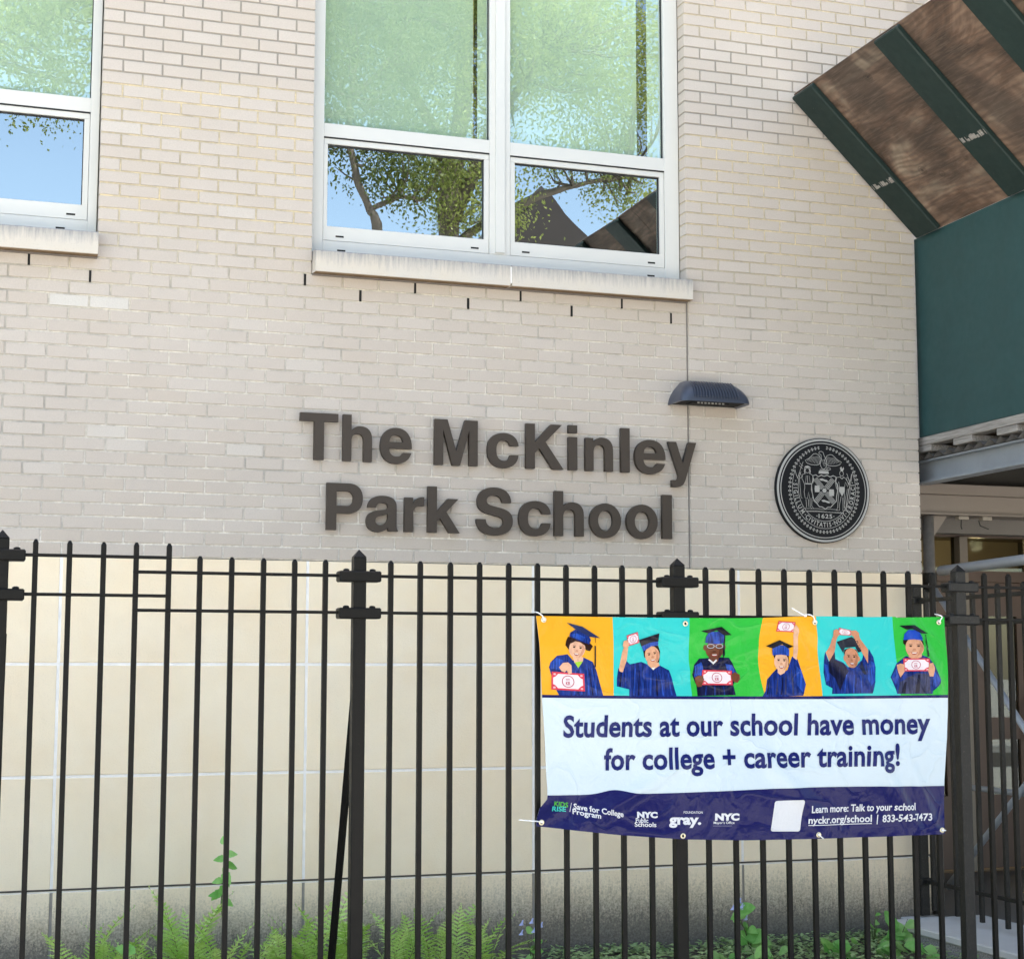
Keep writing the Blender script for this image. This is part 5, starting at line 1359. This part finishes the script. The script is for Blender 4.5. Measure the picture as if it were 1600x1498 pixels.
def bush(x, y, h, nlv, label, kinds, fl=0, spread=.1, group='low leafy plants in the bed'):
    stems = []; lvs = []; fls = []
    for k in range(3):
        a = rp_.uniform(0, 6.28); tx, ty = spread * math.cos(a), spread * .5 * math.sin(a); stems.append([(0, 0, 0), (tx * .4, ty * .4, h * .5), (tx, ty, h * rp_.uniform(.8, 1))])
    for k in range(nlv):
        zz = h * (k + .5) / nlv; a = rp_.uniform(0, 360); q = stems[k % 3]; f = zz / h; px_ = q[2][0] * f; py_ = q[2][1] * f
        lvs.append((rp_.choice(kinds), (px_, py_, min(zz, q[2][2])), a, rp_.uniform(-15, 45), rp_.uniform(.65, 1.0) * (1.1 - .35 * f)))
    for k in range(fl):
        q = stems[k % 3][2]; fls.append((q[0] + rp_.uniform(-.05, .05), q[1] - .03, q[2] + rp_.uniform(-.01, .05)))
    plant(label, 'plant', (x, y, 0), stems, lvs, fls, group)
bush(-1.07, -.35, .20, 7, 'small plant with pale blue flowers under the left end of the banner', ['mid', 'mid', 'small'], 5, .05)
bush(.19, -.32, .25, 15, 'tall leafy plant with blue flowers in front of the right stone joint', ['big', 'mid', 'big'], 5, .09)
bush(.95, -.30, .22, 7, 'thin plant with small pale leaves near the kerb', ['small', 'mid'], 0, .04)
bush(1.03, -.42, .17, 9, 'plant with broad rounded leaves beside the kerb corner', ['pale', 'big'], 0, .08)
bush(-3.12, -.72, .28, 5, 'large glossy leaves in front of the left ferns', ['long', 'long'], 0, .06)
bush(-2.06, -.75, .16, 3, 'light green upright leaf right of the second post', ['pale'], 0, .02)
bush(.55, -.62, .10, 8, 'low broad leaves under the middle of the banner right half', ['pale', 'big'], 0, .12)
bush(.80, -.68, .11, 8, 'low leaves with a long grass blade near the kerb', ['big', 'pale', 'blade'], 0, .12)
bush(-.12, -.62, .08, 7, 'low leaf rosette under the left half of the banner', ['pale', 'mid'], 0, .12)
bush(.10, -.70, .09, 7, 'low rosette of round leaves left of the blue flowers', ['big', 'pale'], 0, .10)
bush(.98, -.85, .09, 6, 'broad leaves at the front of the kerb', ['big', 'big', 'mid'], 0, .10)
# ground cover nobody could count
gv, gf = [], []; rg = random.Random(2)
for k in range(26000):
    x = rg.uniform(-6.5, 1.12); y = -abs(rg.gauss(0, .55)) - .04 if rg.random() < .6 else rg.uniform(-2.35, -.05)
    if y < -2.38: continue
    dens = noise.noise(Vector((x * 2.2, y * 2.2, 3))) + (.35 if x > -.9 else -.35)
    if dens < rg.uniform(-.5, .35): continue
    s = rg.uniform(.010, .026); z = rg.uniform(.012, .065); a = rg.uniform(0, 6.28); tl = rg.uniform(-.5, .8)
    d = Vector((math.cos(a), math.sin(a), tl * .6)).normalized(); n = Vector((-d.y, d.x, rg.uniform(-.3, .3))).normalized(); c = Vector((x, y, z)); i = len(gv)
    gv += [tuple(c - d * s), tuple(c - n * s * .55), tuple(c + d * s), tuple(c + n * s * .55)]; gf.append((i, i + 1, i + 2, i + 3))
me = bpy.data.meshes.new('ground_cover'); me.from_pydata(gv, [], gf); me.materials.append(M['cover'])
kind(lnk(bpy.data.objects.new('ground_cover', me)), 'stuff')

# ================================================================== ACROSS THE STREET (seen in the window glass)
def tree(x, y, h, limbs, label, seed, crown, nleaf=9000, r0=.25):
    t = empty('street_tree', (x, y, -.1)); tag(t, label, 'tree', 'street trees across the road'); r = random.Random(seed)
    m = MB(); tw = []
    for pts, ra, rb in limbs:
        n = len(pts); P = [Vector(p) for p in pts]; sm = []
        for i in range(n - 1):
            p0, p1, p2, p3 = P[max(i - 1, 0)], P[i], P[i + 1], P[min(i + 2, n - 1)]
            for k in range(4):
                s = k / 4; sm.append(.5 * ((2 * p1) + (-p0 + p2) * s + (2 * p0 - 5 * p1 + 4 * p2 - p3) * s * s + (-p0 + 3 * p1 - 3 * p2 + p3) * s ** 3))
        sm.append(P[-1]); m.tube(sm, [ra + (rb - ra) * i / (len(sm) - 1) for i in range(len(sm))], 8)
        tw.append((sm, rb))
    clumps = []
    for cx, cy, cz, rr, nb in crown:
        for k in range(nb):
            d = Vector((r.gauss(0, 1), r.gauss(0, 1), r.gauss(0, 1))).normalized() * rr * r.uniform(.25, 1) ** .6; c = Vector((cx, cy, cz)) + d
            base = min((q for sm, _ in tw for q in sm[len(sm) // 3:]), key=lambda q: (q - c).length + (2 if q.z > c.z + .4 else 0))
            if (base - c).length < 3.2:
                mid = (base + c) / 2 + Vector((r.uniform(-.2, .2), r.uniform(-.2, .2), -.15)); m.tube([base, mid, c], [.03, .018, .006], 4)
            clumps.append(c)
    o = m.build('trunk', 'bark', t, True); o.location = -t.location
    vs, fs = [], []
    for k in range(nleaf):
        c = clumps[k % len(clumps)]; p = c + Vector((r.gauss(0, .30), r.gauss(0, .30), r.gauss(0, .24)))
        a = Vector((r.gauss(0, 1), r.gauss(0, 1), r.gauss(0, .6))).normalized(); b = a.orthogonal().normalized(); b.rotate(Matrix.Rotation(r.uniform(0, 6.28), 3, a)); s = r.uniform(.024, .048); i = len(vs)
        d = a.cross(b); vs += [tuple(p - b * s), tuple(p - d * s * .5), tuple(p + b * s), tuple(p + d * s * .5)]; fs.append((i, i + 1, i + 2, i + 3))
    me = bpy.data.meshes.new('crown'); me.from_pydata(vs, [], fs); me.materials.append(M['treeleaf']); o = bpy.data.objects.new('crown', me); o.location = -t.location; lnk(o, t)
tree(4.45, -20, 17, [([(4.45, -20, -.1), (4.5, -20, 5), (4.4, -20, 10), (4.7, -20, 12.5), (4.6, -20, 15.5)], .34, .10), ([(4.42, -20, 9.8), (5.2, -19.6, 11.6), (6.1, -19.3, 13.2)], .15, .05), ([(4.5, -20, 11), (3.7, -20.3, 12.4), (3.0, -20.4, 13.8)], .14, .05), ([(4.45, -20, 9.3), (5.5, -20.2, 10.2), (7.0, -20.4, 10.9), (8.2, -20.4, 11.2)], .10, .03)],
     'thick trunked leafy tree across the road reflected in the wide window', 4, [(4.5, -20, 12.8, 2.0, 60), (6.2, -19.5, 13.6, 1.9, 70), (7.6, -20, 13.2, 1.5, 45), (3.2, -20.4, 14.2, 1.7, 50), (4.6, -19.6, 10.4, .95, 26), (6.9, -20.3, 11.5, .7, 6), (8.0, -20.4, 11.4, .8, 14), (5, -20, 15.5, 1.8, 40)], 70000)
tree(2.95, -18.6, 14, [([(3.1, -18.6, -.1), (3.05, -18.6, 5), (2.78, -18.6, 8.9), (2.58, -18.6, 9.55)], .115, .075), ([(2.58, -18.6, 9.55), (2.25, -18.6, 10.3), (2.15, -18.6, 11.2), (2.3, -18.6, 12.2)], .075, .04), ([(2.58, -18.6, 9.55), (3.1, -18.7, 9.86), (3.6, -18.8, 9.9), (4.0, -18.9, 10.6)], .055, .03), ([(2.2, -18.6, 11.4), (1.5, -18.8, 12.0), (1.0, -19, 12.3)], .06, .03), ([(2.25, -18.6, 11.5), (2.9, -18.5, 12.3), (3.2, -18.4, 13.2)], .06, .03)],
     'forked tree with a bent right limb reflected in the wide window', 9, [(2.5, -18.6, 12.4, 1.6, 44), (1.5, -18.8, 11.8, 1.2, 34), (3.2, -18.6, 10.6, .9, 30), (3.5, -18.6, 12.8, 1.2, 34), (1.9, -18.6, 10.5, .4, 5), (2.2, -18.8, 13.8, 1.4, 40)], 34000)
tree(-5.6, -19, 14, [([(-5.6, -19, -.1), (-5.6, -19, 6), (-5.2, -19, 10), (-4.4, -19, 13)], .20, .06), ([(-4.9, -19, 11.4), (-3.6, -19, 12.2), (-2.5, -19, 12.8)], .05, .02)],
     'tree across the road reflected in the left window', 14, [(-3.4, -19, 12.4, 1.6, 60), (-2.4, -19, 12.6, 1.2, 40), (-4.6, -19, 12.5, 1.6, 40), (-2.9, -19, 11.2, .35, 6)], 20000)
def house(x0, x1, y0, y1, ze, zp, label):
    t = empty('house', ((x0 + x1) / 2, y0, -.1)); tag(t, label, 'house', 'gabled houses across the road'); xm = (x0 + x1) / 2
    m = MB(); m.add([(x0, y0, -.1), (x1, y0, -.1), (x1, y0, ze), (xm, y0, zp), (x0, y0, ze), (x0, y1, -.1), (x1, y1, -.1), (x1, y1, ze), (xm, y1, zp), (x0, y1, ze)], [(0, 1, 2, 3, 4), (9, 8, 7, 6, 5), (0, 4, 9, 5), (1, 6, 7, 2)])
    o = m.build('wall', 'housebrick', t); o.location = -t.location
    for a, b in ((x0, xm), (x1, xm)):
        dx = (-.3 if a == x0 else .3); sl_ = (zp - ze) / abs(xm - a); m = MB()
        m.add([(a + dx, y0 + .35, ze - sl_ * .3 + .02), (xm, y0 + .35, zp + .02), (xm, y1 - .3, zp + .02), (a + dx, y1 - .3, ze - sl_ * .3 + .02), (a + dx, y0 + .35, ze - sl_ * .3 + .17), (xm, y0 + .35, zp + .17), (xm, y1 - .3, zp + .17), (a + dx, y1 - .3, ze - sl_ * .3 + .17)],
              [(0, 1, 2, 3), (7, 6, 5, 4), (0, 4, 5, 1), (1, 5, 6, 2), (2, 6, 7, 3), (3, 7, 4, 0)]); o = m.build('roof', 'shingle', t); o.location = -t.location
    for zz in (1.2, 4.2, 7.0):
        for fx in (.25, .62):
            if zz + 1.5 > ze: continue
            xa = x0 + (x1 - x0) * fx; m = MB(); m.box((xa - .06, y0 - .001, zz - .06), (xa + 1.06, y0 + .05, zz + 1.56)); o = m.build('window', 'tag_white', t); o.location = -t.location
            m = MB(); m.box((xa, y0 + .05, zz), (xa + 1, y0 + .06, zz + 1.5)); m.build('pane', 'gasket', o)
house(4.6, 11.2, -34, -24.5, 8.9, 12.05, 'dark brick gabled house across the road behind the thick tree')
house(8.2, 15.5, -36, -26, 9.4, 12.1, 'second dark gabled house standing further back on the right')
house(12.6, 18.6, -33, -25.2, 11.3, 15.4, 'tall dark gabled house at the far right across the road')
house(-8.5, -1.5, -36, -27, 7.0, 9.6, 'low gabled house across the road behind the left tree')
